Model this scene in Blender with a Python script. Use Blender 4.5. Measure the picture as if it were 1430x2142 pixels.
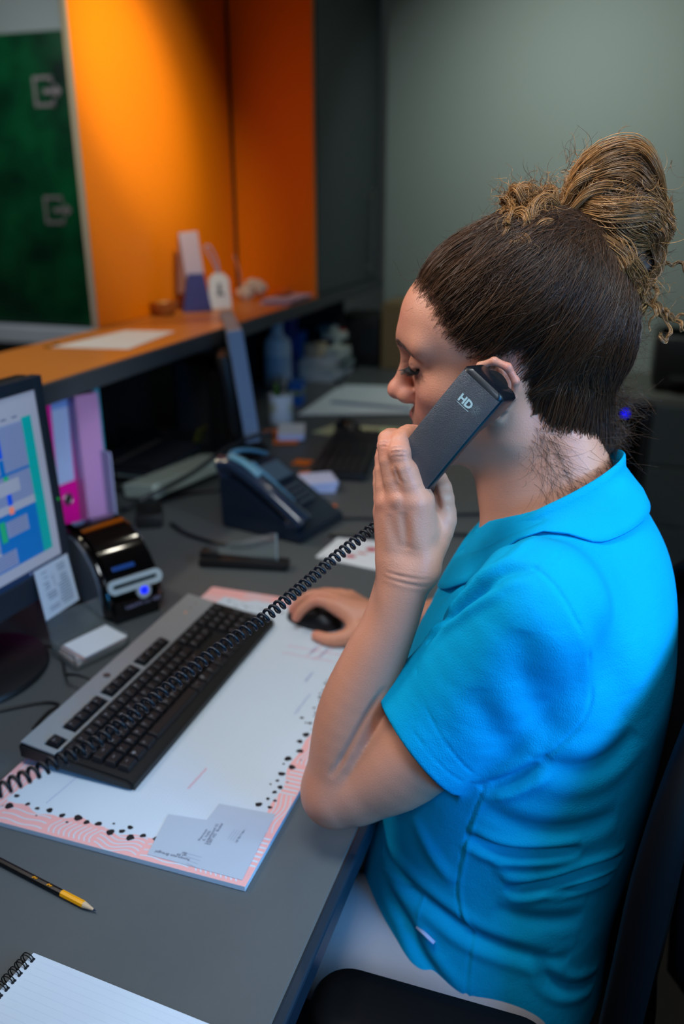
import bpy, bmesh, math, random
import numpy as np
from mathutils import Vector, Matrix, Euler, noise
R = math.radians
rnd = random.Random(7)
sc = bpy.context.scene
for o in list(bpy.data.objects): bpy.data.objects.remove(o)

# ---------------------------------------------------------------- camera
# world: the desk's front edge is the Y axis (x = 0), the desk lies at x < 0, the back wall at y = 3.75
FPX = 1744.0
PITCH, YAW = R(20.7), R(18.3)
CAM = np.array([.22, 0.0, 1.44])
FW = np.array([-math.sin(YAW)*math.cos(PITCH), math.cos(YAW)*math.cos(PITCH), -math.sin(PITCH)])
RT = np.array([math.cos(YAW), math.sin(YAW), 0.0])
UP = np.cross(RT, FW)
cd = bpy.data.cameras.new('camera'); cam = bpy.data.objects.new('camera', cd); sc.collection.objects.link(cam)
cam.matrix_world = Matrix(((RT[0], UP[0], -FW[0], CAM[0]), (RT[1], UP[1], -FW[1], CAM[1]), (RT[2], UP[2], -FW[2], CAM[2]), (0, 0, 0, 1)))
cd.sensor_fit = 'VERTICAL'; cd.sensor_height = 36; cd.lens = FPX/2142*36
cd.clip_start = .02; cd.clip_end = 50
cd.dof.use_dof = True; cd.dof.focus_distance = .80; cd.dof.aperture_fstop = 2.8
sc.camera = cam
# ---------------------------------------------------------------- world, lights, exposure
w = bpy.data.worlds.new('world'); sc.world = w; w.use_nodes = True
w.node_tree.nodes['Background'].inputs[0].default_value = (.45, .52, .58, 1)
w.node_tree.nodes['Background'].inputs[1].default_value = .012
sc.view_settings.view_transform = 'Standard'; sc.view_settings.look = 'None'
sc.view_settings.gamma = 1; sc.view_settings.use_curve_mapping = False
sc.view_settings.exposure = 0.0
def light(name, kind, loc, target, energy, color, size=.3, size_y=None, **kw):
    ld = bpy.data.lights.new(name, kind); ld.energy = energy; ld.color = color
    if kind == 'AREA':
        ld.size = size
        if size_y: ld.shape = 'RECTANGLE'; ld.size_y = size_y
    else: ld.shadow_soft_size = size
    for k, v in kw.items(): setattr(ld, k, v)
    lo = bpy.data.objects.new(name, ld); sc.collection.objects.link(lo); lo.location = loc
    lo.rotation_euler = (Vector(target)-Vector(loc)).to_track_quat('-Z', 'Y').to_euler()
    return lo
light('ceiling_panel_light', 'AREA', (.0, .28, 2.5), (-.02, .92, .95), 5.4, (.90, .96, 1), .6, .45, spread=R(100))
light('blue_side_light', 'AREA', (1.15, .15, 1.30), (.24, .78, .92), 2.4, (.03, .38, 1), .5, .5, spread=R(60))
light('binder_fill', 'SPOT', (2.2, .3, 1.9), (-.86, 1.47, .92), 190, (.82, .84, 1), .15, spot_size=R(10), spot_blend=.8)  # narrow fill added to brighten the binders under the counter
light('right_rear_fill', 'AREA', (1.30, .62, 1.75), (.30, .82, .98), 2.1, (.45, .76, 1), .5, .5, spread=R(60))  # unseen source added at the right rear for the shirt back; no window
light('camera_side_fill', 'AREA', (.38, -.60, 2.05), (.24, .85, .95), .8, (.62, .78, 1), .6, .4, spread=R(50))  # fill added above the camera to lift the torso and sleeve
light('desk_side_fill', 'AREA', (-1.25, .75, 2.3), (.08, .86, 1.15), 1.5, (1, .90, .84), .5, .4, spread=R(55))  # fill added over the desk to brighten face and forearm
light('back_room_light', 'AREA', (-.15, 2.85, 2.25), (.30, 3.75, 1.2), 6.0, (.86, 1, .93), .4, .4, spread=R(140))
light('ceiling_spot', 'SPOT', (-.10, 1.45, 2.68), (-1.15, 2.26, 1.66), 130, (1, .88, .60), .04, spot_size=R(37), spot_blend=1.0)
light('ceiling_spot', 'SPOT', (-.16, 1.50, 2.68), (-1.15, 2.27, 1.74), 150, (1, .88, .60), .04, spot_size=R(22), spot_blend=1.0)  # extra narrow cone, added to brighten the middle of the spot's pool
for _x, _y in ((-.03, 1.70), (-.30, 2.0)): light('downlight', 'SPOT', (_x, _y, 2.6), (_x, _y, 0), 3.5, (1, .95, .8), .035, spot_size=R(110), spot_blend=.7)
light('counter_spot', 'SPOT', (-1.9, 1.3, 2.55), (-.98, 1.75, 1.1), 60, (1, .84, .62), .05, spot_size=R(50), spot_blend=.8)
light('far_wall_fill', 'AREA', (-3.0, 3.4, 2.4), (-3.0, 4.5, 1.0), 10, (.9, .95, 1), .5, .5)  # unseen light added to brighten the far wall
light('bun_fill', 'SPOT', (-.25, .55, 2.65), (.165, .93, 1.43), 44, (1, .82, .56), .05, spot_size=R(13), spot_blend=.9)  # narrow warm beam added to brighten the bun

# ---------------------------------------------------------------- pixel -> point on a plane of the room
def D(px, py): return FW+RT*((px-715)/FPX)-UP*((py-1071)/FPX)
def Zp(px, py, z=.74): d = D(px, py); return CAM+d*((z-CAM[2])/d[2])
def Xp(px, py, x): d = D(px, py); return CAM+d*((x-CAM[0])/d[0])
def Yp(px, py, y): d = D(px, py); return CAM+d*((y-CAM[1])/d[1])
def A(px, py, t): return CAM+D(px, py)*t
def Cv(x, y, z): return RT*x+UP*y+FW*z      # a direction given as right, up, away

# ---------------------------------------------------------------- materials
def lin(c): return tuple((v/255/12.92 if v/255 <= .04045 else ((v/255+.055)/1.055)**2.4) for v in c)
MATS = {}
def mat(name, rgb, rough=.5, metal=0, noise_s=0, noise_a=.0, bump=0, bump_s=200, spec=.5, emit=0, alpha=1, coat=0, sss=0, trans=0, ior=1.45):
    if name in MATS: return MATS[name]
    m = bpy.data.materials.new(name); m.use_nodes = True; nt = m.node_tree; b = nt.nodes['Principled BSDF']
    c = lin(rgb)+(1,)
    b.inputs['Base Color'].default_value = c; b.inputs['Roughness'].default_value = rough; b.inputs['Metallic'].default_value = metal
    b.inputs['Specular IOR Level'].default_value = spec; b.inputs['Coat Weight'].default_value = coat; b.inputs['IOR'].default_value = ior
    if trans: b.inputs['Transmission Weight'].default_value = trans
    if alpha < 1: b.inputs['Alpha'].default_value = alpha
    if sss: b.inputs['Subsurface Weight'].default_value = sss; b.inputs['Subsurface Radius'].default_value = (.012, .005, .003); b.inputs['Subsurface Scale'].default_value = 1
    if emit: b.inputs['Emission Color'].default_value = c; b.inputs['Emission Strength'].default_value = emit
    tc = nt.nodes.new('ShaderNodeTexCoord')
    n = nt.nodes.new('ShaderNodeTexNoise'); n.inputs['Scale'].default_value = noise_s or 6; n.inputs['Detail'].default_value = 4
    nt.links.new(tc.outputs['Object'], n.inputs['Vector'])
    a = noise_a or .06
    hs = nt.nodes.new('ShaderNodeHueSaturation'); hs.inputs['Color'].default_value = c
    mr = nt.nodes.new('ShaderNodeMapRange'); mr.inputs[3].default_value = 1-a; mr.inputs[4].default_value = 1+a
    nt.links.new(n.outputs['Fac'], mr.inputs[0]); nt.links.new(mr.outputs[0], hs.inputs['Value'])
    if not emit: nt.links.new(hs.outputs[0], b.inputs['Base Color'])
    if bump:
        n2 = nt.nodes.new('ShaderNodeTexNoise'); n2.inputs['Scale'].default_value = bump_s; n2.inputs['Detail'].default_value = 3
        nt.links.new(tc.outputs['Object'], n2.inputs['Vector'])
        bp = nt.nodes.new('ShaderNodeBump'); bp.inputs['Strength'].default_value = bump; bp.inputs['Distance'].default_value = .001
        nt.links.new(n2.outputs['Fac'], bp.inputs['Height']); nt.links.new(bp.outputs[0], b.inputs['Normal'])
    MATS[name] = m
    return m
BLACK = mat('black_plastic', (26, 26, 28), .42, bump=.15, bump_s=900)
BLACKG = mat('gloss_black_plastic', (9, 9, 11), .08, coat=.6)
DARK = mat('dark_void', (14, 15, 18), .8)
WHITE = mat('white_paper', (222, 226, 232), .75, noise_s=30, noise_a=.02)
GREYP = mat('grey_plastic', (150, 155, 160), .45)
SILVER = mat('silver_plastic', (160, 166, 168), .38, metal=.35)
CLEAR = mat('clear_acrylic', (235, 245, 245), .04, trans=.92, ior=1.45)
CHROME = mat('brushed_steel', (190, 190, 190), .3, metal=1)

# ---------------------------------------------------------------- mesh helpers
def box(bm, c, s, bev=0, seg=2, rot=None):
    r = bmesh.ops.create_cube(bm, size=1); vs = r['verts']
    bmesh.ops.scale(bm, vec=s, verts=vs)
    if bev:
        es = list({e for v in vs for e in v.link_edges})
        q = bmesh.ops.bevel(bm, geom=es, offset=min(bev, min(s)*.49), segments=seg, affect='EDGES', profile=.5)
        vs = list({v for f in q['faces'] for v in f.verts} | {v for v in vs if v.is_valid})
    if rot is not None: bmesh.ops.rotate(bm, cent=(0, 0, 0), matrix=rot.to_matrix() if isinstance(rot, Euler) else rot, verts=vs)
    bmesh.ops.translate(bm, vec=c, verts=vs)
    return vs
def frame_of(t, ref=Vector((0, 0, 1))):
    t = t.normalized()
    if abs(t.dot(ref)) > .98: ref = Vector((1, 0, 0))
    a = t.cross(ref).normalized(); return a, a.cross(t).normalized()
def tube(bm, pts, r, seg=8, cap=True, flat=1.0):
    pts = [Vector(p) for p in pts]; n = len(pts); rings = []
    rr = r if isinstance(r, (list, tuple)) else [r]*n
    a = b = None
    for i, p in enumerate(pts):
        t = (pts[min(i+1, n-1)]-pts[max(i-1, 0)])
        if t.length < 1e-9: t = Vector((0, 0, 1))
        t.normalize()
        if a is None: a, b = frame_of(t)
        else:
            a = (a-t*a.dot(t)).normalized(); b = a.cross(t).normalized()
        rings.append([bm.verts.new(p+(a*math.cos(2*math.pi*k/seg)+b*math.sin(2*math.pi*k/seg)*flat)*rr[i]) for k in range(seg)])
    for i in range(n-1):
        for k in range(seg):
            bm.faces.new((rings[i][k], rings[i][(k+1) % seg], rings[i+1][(k+1) % seg], rings[i+1][k]))
    if cap:
        bm.faces.new(list(reversed(rings[0]))); bm.faces.new(rings[-1])
def cyl(bm, p0, p1, r0, r1=None, seg=24): tube(bm, [p0, p1], [r0, r0 if r1 is None else r1], seg)
def lathe(bm, prof, c=(0, 0, 0), seg=32, sx=1, sy=1):
    rings = [[bm.verts.new((c[0]+r*sx*math.cos(2*math.pi*k/seg), c[1]+r*sy*math.sin(2*math.pi*k/seg), c[2]+z)) for k in range(seg)] for r, z in prof]
    for i in range(len(rings)-1):
        for k in range(seg): bm.faces.new((rings[i][k], rings[i][(k+1) % seg], rings[i+1][(k+1) % seg], rings[i+1][k]))
    if prof[0][0] > 1e-6: bm.faces.new(list(reversed(rings[0])))
    if prof[-1][0] > 1e-6: bm.faces.new(rings[-1])
def prism(bm, pts, h0, h1, axis='z'):
    def P(u, v, h): return (u, v, h) if axis == 'z' else ((u, h, v) if axis == 'y' else (h, u, v))
    a = [bm.verts.new(P(u, v, h0)) for u, v in pts]; b = [bm.verts.new(P(u, v, h1)) for u, v in pts]; n = len(pts)
    bm.faces.new(list(reversed(a))); bm.faces.new(b)
    for i in range(n): bm.faces.new((a[i], a[(i+1) % n], b[(i+1) % n], b[i]))
def quad(bm, *p, mi=0):
    f = bm.faces.new([bm.verts.new(q) for q in p]); f.material_index = mi; return f
def rrect(w_, h_, r, n=5, cx=0, cy=0):
    out = []
    for sx, sy, a0 in ((1, 1, 0), (-1, 1, 90), (-1, -1, 180), (1, -1, 270)):
        for k in range(n+1):
            a = R(a0+90*k/n); out.append((cx+sx*(w_/2-r)+r*math.cos(a), cy+sy*(h_/2-r)+r*math.sin(a)))
    return out
def smooth_path(pts, n=8):
    pts = [Vector(p) for p in pts]; P = [pts[0]*2-pts[1]]+pts+[pts[-1]*2-pts[-2]]; out = []
    for i in range(1, len(P)-2):
        for k in range(n):
            t = k/n; a, b, c, d = P[i-1], P[i], P[i+1], P[i+2]
            out.append(.5*((2*b)+(c-a)*t+(2*a-5*b+4*c-d)*t*t+(3*b-a-3*c+d)*t**3))
    out.append(pts[-1]); return out
def thing(name, label, cat, loc=(0, 0, 0), rz=0, group=None, rot=None):
    o = bpy.data.objects.new(name, None); sc.collection.objects.link(o); o.empty_display_size = .02
    o.location = loc; o.rotation_euler = rot if rot else (0, 0, rz)
    o['label'] = label; o['category'] = cat
    if group: o['group'] = group
    return o
def rootM(o): return Matrix.Translation(o.location) @ o.rotation_euler.to_matrix().to_4x4()
def part(name, fn, m, parent=None, smooth=False, world=False, kind=None, label=None, ang=None):
    bm = bmesh.new(); fn(bm)
    bmesh.ops.recalc_face_normals(bm, faces=bm.faces)
    if world and parent is not None:
        M = Matrix.Identity(4); q = parent; ch = []
        while q is not None: ch.append(q); q = q.parent
        for q in reversed(ch): M = M @ rootM(q)
        bm.transform(M.inverted())
    me = bpy.data.meshes.new(name); bm.to_mesh(me); bm.free()
    for x in (m if isinstance(m, (list, tuple)) else [m]): me.materials.append(x)
    if smooth:
        me.polygons.foreach_set('use_smooth', [True]*len(me.polygons))
        if smooth != 'all': me.set_sharp_from_angle(angle=R(ang or 38))
    o = bpy.data.objects.new(name, me); sc.collection.objects.link(o)
    if parent is not None: o.parent = parent
    if kind: o['kind'] = kind
    if label: o['label'] = label
    return o
def solo(name, fn, m, label, cat, group=None, kind=None, smooth=False, loc=None):
    o = part(name, fn, m, smooth=smooth, kind=kind)
    c = Vector(loc) if loc is not None else None
    if c is not None: o.data.transform(Matrix.Translation(-c)); o.location = c
    o['label'] = label; o['category'] = cat
    if group: o['group'] = group
    return o
def text_mesh(s, size, M, thick=0.0, align='CENTER', shear=0, bold=0):
    cu = bpy.data.curves.new('t', 'FONT'); cu.body = s; cu.size = size; cu.extrude = thick; cu.align_x = align; cu.align_y = 'CENTER'; cu.resolution_u = 3; cu.shear = shear; cu.offset = bold
    o = bpy.data.objects.new('t', cu); me = bpy.data.meshes.new_from_object(o); bpy.data.objects.remove(o); me.transform(M); return me
def add_text(bm, s, size, M, **kw):
    me = text_mesh(s, size, M, **kw); mi = kw.get('mi', 0)
    bm.from_mesh(me); bpy.data.meshes.remove(me)
def basis(o, x, y, z=None):
    x = Vector(x).normalized(); y = Vector(y).normalized(); z = x.cross(y)
    return Matrix(((x.x, y.x, z.x, o[0]), (x.y, y.y, z.y, o[1]), (x.z, y.z, z.z, o[2]), (0, 0, 0, 1)))
def struct(name, fn, m, smooth=False): return part(name, fn, m, kind='structure', smooth=smooth)

# ---------------------------------------------------------------- signed distance modelling
def V3(*a): return np.array(a, dtype=np.float32)
def dcap(P, a, b, r1, r2):
    a = np.asarray(a, np.float32); b = np.asarray(b, np.float32); ba = b-a; pa = P-a
    h = np.clip(pa@ba/float(ba@ba+1e-12), 0, 1)
    q = pa-h[:, None]*ba
    return np.sqrt(np.einsum('ij,ij->i', q, q))-(r1+(r2-r1)*h)
def dell(P, c, r, Rm=None):
    q = P-np.asarray(c, np.float32)
    if Rm is not None: q = q@Rm.astype(np.float32)
    r = np.asarray(r, np.float32); k0 = np.sqrt(((q/r)**2).sum(1))+1e-9; k1 = np.sqrt(((q/(r*r))**2).sum(1))+1e-9
    return k0*(k0-1)/k1
def smin(a, b, k):
    h = np.clip(k-np.abs(a-b), 0, None)/k
    return np.minimum(a, b)-h*h*k*.25
def smax(a, b, k): return -smin(-a, -b, k)
def sdf_mesh(f, lo, hi, vox, pad=1.25, refine=1):
    import openvdb as vdb
    N = 16; lo = np.array(lo, float); n = np.ceil((np.array(hi)-lo)/(vox*N)).astype(int)
    g = np.stack(np.meshgrid(*[np.arange(k) for k in n], indexing='ij'), -1).reshape(-1, 3)
    cen = (lo+(g*N+(N-1)/2)*vox).astype(np.float32)
    dc = np.concatenate([f(cen[i:i+4000], None) for i in range(0, len(cen), 4000)])
    rad = vox*N*.5*1.7321*pad
    bg = 3*vox
    grid = vdb.FloatGrid(bg); grid.gridClass = vdb.GridClass.LEVEL_SET
    loc = (np.stack(np.meshgrid(*[np.arange(N)]*3, indexing='ij'), -1).reshape(-1, 3)*vox)
    for i in np.where(dc < -rad)[0]:
        a = tuple(int(v) for v in g[i]*N); grid.fill(a, tuple(v+N-1 for v in a), -bg, False)
    for i in np.where(np.abs(dc) <= rad)[0]:
        P = (loc+(lo+g[i]*N*vox)).astype(np.float32)
        v = f(P, (cen[i], rad)).reshape(N, N, N)
        grid.copyFromArray(np.clip(v, -bg, bg).astype(np.float32), ijk=tuple(int(x) for x in g[i]*N))
    p, q = grid.convertToQuads(0.0)
    p = (p*vox+lo)
    # push the vertices onto the exact surface
    for _ in range(refine):
        out = []
        for i in range(0, len(p), 200000):
            s = p[i:i+200000].astype(np.float32)
            d0 = f(s, None); e = vox*.5; gr = np.stack([f(s+V3(*(e if j == k else 0 for j in range(3))), None)-d0 for k in range(3)], 1)/e
            gl = np.einsum('ij,ij->i', gr, gr)+1e-6
            out.append(s-gr*np.clip(d0/gl, -vox, vox)[:, None])
        p = np.concatenate(out)
    a, b, c, d = (p[q[:, k]] for k in range(4))
    vol = np.einsum('ij,ij->i', a, np.cross(b, c)).sum()+np.einsum('ij,ij->i', a, np.cross(c, d)).sum()
    if vol < 0: q = q[:, ::-1]
    return p, q
def mesh_from(name, p, q, m, parent=None, offset=(0, 0, 0)):
    me = bpy.data.meshes.new(name)
    me.vertices.add(len(p)); me.vertices.foreach_set('co', (p-np.array(offset)).astype(np.float32).ravel())
    me.loops.add(q.size); me.loops.foreach_set('vertex_index', np.ascontiguousarray(q).ravel().astype(np.int32))
    me.polygons.add(len(q)); me.polygons.foreach_set('loop_start', np.arange(0, q.size, q.shape[1], dtype=np.int32))
    me.polygons.foreach_set('use_smooth', np.ones(len(q), bool))
    me.update(calc_edges=True); me.validate()
    for x in (m if isinstance(m, (list, tuple)) else [m]): me.materials.append(x)
    o = bpy.data.objects.new(name, me); sc.collection.objects.link(o)
    if parent is not None: o.parent = parent
    return o
# ================================================================ the setting
M_WALL = mat('painted_wall', (150, 160, 156), .85, noise_s=2, noise_a=.03)
M_CEIL = mat('ceiling_paint', (170, 172, 168), .9)
M_FLOOR = mat('brown_floor', (64, 52, 44), .5, noise_s=12, noise_a=.15)
M_ORANGE = mat('orange_laminate', (246, 134, 6), .38, noise_s=3, noise_a=.03)
M_COUNTER = mat('counter_laminate', (206, 128, 52), .34, noise_s=5, noise_a=.06)
M_DESK = mat('grey_desk_laminate', (84, 89, 91), .46, noise_s=40, noise_a=.05, bump=.12, bump_s=700)
M_EDGE = mat('desk_edge_band', (28, 44, 58), .35)
M_CAB = mat('dark_grey_cabinet', (66, 76, 80), .5, noise_s=3, noise_a=.03)
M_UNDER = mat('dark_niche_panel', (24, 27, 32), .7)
struct('floor', lambda b: box(b, (-1.2, 2.0, -.05), (7.2, 7.2, .1)), M_FLOOR)
struct('ceiling', lambda b: box(b, (-1.2, 2.0, 2.75), (7.2, 7.2, .1)), M_CEIL)
struct('wall_back', lambda b: box(b, (.79, 3.80, 1.35), (3.22, .1, 2.7)), M_WALL)
struct('wall_right', lambda b: box(b, (2.45, 1.0, 1.35), (.1, 5.6, 2.7)), M_WALL)
struct('wall_front', lambda b: box(b, (-1.2, -1.6, 1.35), (7.2, .1, 2.7)), M_WALL)
struct('wall_left', lambda b: box(b, (-4.75, 2.0, 1.35), (.1, 7.2, 2.7)), M_WALL)
struct('wall_far', lambda b: box(b, (-2.8, 4.62, 1.35), (4.0, .1, 2.7)), M_WALL)
struct('trim_1', lambda b: box(b, (-3.0, 4.50, .62), (3.0, .12, .10), .004), mat('pale_ledge', (232, 240, 250), .5))

# green illuminated glass panel with two arrow pictograms, on the far wall
def green_mat():
    m = bpy.data.materials.new('green_glass_panel'); m.use_nodes = True; nt = m.node_tree; b = nt.nodes['Principled BSDF']
    tc = nt.nodes.new('ShaderNodeTexCoord'); n = nt.nodes.new('ShaderNodeTexNoise'); n.inputs['Scale'].default_value = 3.2; n.inputs['Detail'].default_value = 3
    r = nt.nodes.new('ShaderNodeValToRGB'); r.color_ramp.elements[0].position = .3; r.color_ramp.elements[0].color = lin((0, 26, 20))+(1,)
    r.color_ramp.elements[1].position = .72; r.color_ramp.elements[1].color = lin((6, 92, 48))+(1,)
    nt.links.new(tc.outputs['Object'], n.inputs['Vector']); nt.links.new(n.outputs['Fac'], r.inputs['Fac'])
    nt.links.new(r.outputs[0], b.inputs['Base Color']); b.inputs['Roughness'].default_value = .3
    return m
gp = thing('glass_door_panel', 'dark green glass door panel with two pale arrow pictograms on the far wall', 'panel', (-3.2, 4.53, .67))
part('panel', lambda b: box(b, (-3.03, 4.54, 1.50), (1.84, .04, 1.62), .004), green_mat(), gp, world=True)
def exit_icon(b, cx, cz, s):
    y = 4.514; t = .10*s
    def bx(x0, x1, z0, z1): box(b, (cx+(x0+x1)/2, y, cz+(z0+z1)/2), (abs(x1-x0), .006, abs(z1-z0)), .002)
    bx(-.5*s, -.5*s+t, -.42*s, .42*s); bx(-.4*s, .22*s, .42*s-t, .42*s); bx(-.4*s, .22*s, -.42*s, -.42*s+t)
    bx(.22*s-t, .22*s, .22*s, .40*s); bx(.22*s-t, .22*s, -.40*s, -.22*s); bx(-.16*s, .3*s, -.07*s, .07*s)
    prism(b, [(cx+.28*s, cz-.2*s), (cx+.5*s, cz), (cx+.28*s, cz+.2*s)], y-.003, y+.003, 'y')
M_ICON = mat('frosted_icon', (128, 118, 118), .6)
for cx, cz in ((-3.045, 2.005), (-3.065, 1.365)):
    part('arrow_pictogram', lambda b: exit_icon(b, cx, cz, .19), M_ICON, gp, world=True)

# raised reception counter, its orange screens and the tall cabinet
ct = thing('reception_counter', 'raised reception counter with orange-brown laminate top and dark front edge', 'counter', (-1.0, 1.9, 0))
part('counter_top', lambda b: box(b, (-.995, 1.285, 1.0875), (.33, 3.33, .022), .003), M_COUNTER, ct, world=True)
part('edge_band', lambda b: box(b, (-.829, 1.285, 1.08), (.012, 3.33, .042), .003), mat('counter_edge_grey', (60, 66, 72), .4), ct, world=True)
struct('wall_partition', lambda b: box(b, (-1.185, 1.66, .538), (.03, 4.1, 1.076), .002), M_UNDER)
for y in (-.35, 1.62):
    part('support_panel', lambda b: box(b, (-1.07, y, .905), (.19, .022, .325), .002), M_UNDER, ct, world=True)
o1 = thing('orange_screen', 'bright orange laminate screen lit by a ceiling spot behind the counter', 'partition', (-1.165, 2.46, 1.10))
part('panel', lambda b: box(b, (-1.162, 2.46, 1.91), (.016, .90, 1.62), .002), M_ORANGE, o1, world=True)
part('edge_trim', lambda b: box(b, (-1.162, 2.008, 1.91), (.018, .008, 1.62), .002), mat('pale_edge_trim', (150, 148, 142), .4), o1, world=True)
o2 = thing('orange_side_panel', 'shaded orange laminate panel closing the counter beside the grey cabinet', 'partition', (-1.0, 2.95, 1.10))
part('panel', lambda b: box(b, (-1.0, 2.935, 1.91), (.30, .025, 1.62), .002), M_ORANGE, o2, world=True)
cb = thing('tall_wall_cabinet', 'tall dark grey cabinet with one long steel bar handle above the niche', 'cabinet', (-1.0, 3.35, 1.10))
part('body', lambda b: box(b, (-1.03, 3.35, 1.91), (.32, .79, 1.62), .002), M_CAB, cb, world=True)
part('bottom_rail', lambda b: box(b, (-.86, 3.35, 1.079), (.06, .79, .042), .003), mat('counter_edge_grey', (60, 66, 72), .4), cb, world=True)
cdr = part('door', lambda b: box(b, (-.858, 3.35, 1.91), (.02, .785, 1.612), .003), M_CAB, cb, world=True)
def hnd(b):
    tube(b, [(-.822, 3.555, 1.13), (-.822, 3.555, 1.47)], .007, 12)
    for z in (1.16, 1.44): cyl(b, (-.848, 3.555, z), (-.822, 3.555, z), .005, seg=10)
part('handle', hnd, CHROME, cdr, world=True, smooth=True)
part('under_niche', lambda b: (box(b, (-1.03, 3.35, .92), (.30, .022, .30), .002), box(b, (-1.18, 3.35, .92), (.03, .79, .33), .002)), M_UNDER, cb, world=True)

# ---- desk
dk = thing('reception_desk', 'grey laminate reception desk with dark blue edge band in front of the person', 'desk', (-.58, 1.9, 0))
part('desk_top', lambda b: box(b, (-.589, 1.65, .726), (1.158, 4.18, .028), .003), M_DESK, dk, world=True)
part('edge_band', lambda b: box(b, (-.0045, 1.65, .7255), (.013, 4.18, .030), .003), M_EDGE, dk, world=True)
for y in (-.40, 1.75, 3.60):
    part('leg_panel', lambda b: box(b, (-.62, y, .356), (.9, .03, .712), .003), M_CAB, dk, world=True)
# back cabinet unit along the wall, right of the desk
M_SHELF = mat('back_shelf_top', (92, 94, 88), .5)
bc = thing('low_back_cabinet', 'low dark grey cabinet with drawers along the back wall at the right', 'cabinet', (.85, 3.5, 0))
part('top', lambda b: box(b, (.90, 3.50, .728), (1.78, .49, .03), .003), M_SHELF, bc, world=True)
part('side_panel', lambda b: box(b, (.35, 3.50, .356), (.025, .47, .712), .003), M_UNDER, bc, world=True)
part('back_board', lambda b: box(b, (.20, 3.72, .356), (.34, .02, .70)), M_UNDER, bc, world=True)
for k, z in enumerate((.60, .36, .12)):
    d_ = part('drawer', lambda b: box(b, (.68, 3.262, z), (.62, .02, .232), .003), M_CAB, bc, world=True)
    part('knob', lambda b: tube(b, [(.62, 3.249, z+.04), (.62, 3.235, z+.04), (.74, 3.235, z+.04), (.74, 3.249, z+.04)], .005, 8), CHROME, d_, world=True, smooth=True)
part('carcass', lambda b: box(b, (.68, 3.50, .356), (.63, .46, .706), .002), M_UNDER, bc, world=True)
pcc = thing('computer_tower', 'black computer tower with a glowing blue power light behind the neck', 'computer', (.20, 3.42, 0))
part('case', lambda b: box(b, (.20, 3.45, .30), (.19, .42, .58), .01), BLACK, pcc, world=True)
part('front_panel', lambda b: box(b, (.20, 3.232, .30), (.17, .016, .56), .006), BLACKG, pcc, world=True)
part('drive_strip', lambda b: box(b, (.20, 3.222, .44), (.14, .006, .035), .002), mat('dim_grey', (70, 74, 78), .5), pcc, world=True)
pl_ = Yp(1307, 865, 3.21)
part('power_light', lambda b: cyl(b, (pl_[0], 3.223, pl_[2]), (pl_[0], 3.208, pl_[2]), .0125, seg=20), mat('blue_light', (2, 2, 255), .3, emit=1.6), pcc, world=True, smooth=True, label='glowing blue round power light')
# black device on the back cabinet
dv = thing('black_printer', 'black office printer standing on the low cabinet at the right edge', 'printer', (.58, 3.50, .745))
part('body', lambda b: box(b, (.56, 3.52, .86), (.42, .34, .20), .02, 3), BLACK, dv, world=True, smooth=True)
part('scanner_lid', lambda b: box(b, (.56, 3.52, .975), (.40, .32, .03), .008), BLACKG, dv, world=True)
part('paper_tray', lambda b: box(b, (.56, 3.33, .80), (.30, .06, .025), .005), BLACK, dv, world=True)

# ================================================================ things on the counter
def sheet_fn(pts, z, t=.0006):
    def f(b): prism(b, [(p[0], p[1]) for p in pts], z, z+t)
    return f
cpt = [Zp(*p, 1.0985) for p in ((110, 727), (262, 692), (366, 694), (268, 731))]
solo('paper_sheet', sheet_fn(cpt, 1.0988, .0012), WHITE, 'pinkish white sheet lying on the counter in front of the bright orange screen', 'paper', loc=(cpt[0][0], cpt[0][1], 1.0988))
for i, (px, py) in enumerate(((100, 727), (118, 722))):
    q = Zp(px, py, 1.0988)
    solo('coin', lambda b: cyl(b, (q[0], q[1], 1.0987), (q[0], q[1], 1.1017), .010, seg=20), mat('brass', (214, 176, 96), .25, metal=1), ('small brass disc on the counter left of the sheet' if i == 0 else 'small brass disc touching the corner of the counter sheet'), 'coin', loc=(q[0], q[1], 1.0987), smooth=True)
q = Zp(345, 660, 1.0988)
bw = thing('glass_bowl', 'small amber glass bowl of sweets on the counter', 'bowl', (q[0], q[1], 1.0987))
part('bowl', lambda b: lathe(b, [(.012, 0), (.028, .003), (.040, .022), (.044, .042), (.041, .042), (.036, .022), (.02, .008), (0.0001, .006)], seg=28), mat('amber_glass', (190, 120, 60), .12, trans=.4), bw, smooth=True)
for k in range(9):
    a = k*2.4; rr_ = .008+.017*(k % 3)/2
    sw = part('sweet', lambda b: (bmesh.ops.create_icosphere(b, subdivisions=2, radius=.009), bmesh.ops.translate(b, vec=(rr_*math.cos(a), rr_*math.sin(a), .030+.005*(k % 2)), verts=b.verts)), mat(['sweet_cream', 'sweet_gold', 'sweet_rust'][k % 3], [(222, 196, 150), (206, 150, 70), (180, 84, 40)][k % 3], .3), bw, smooth='all')
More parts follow.
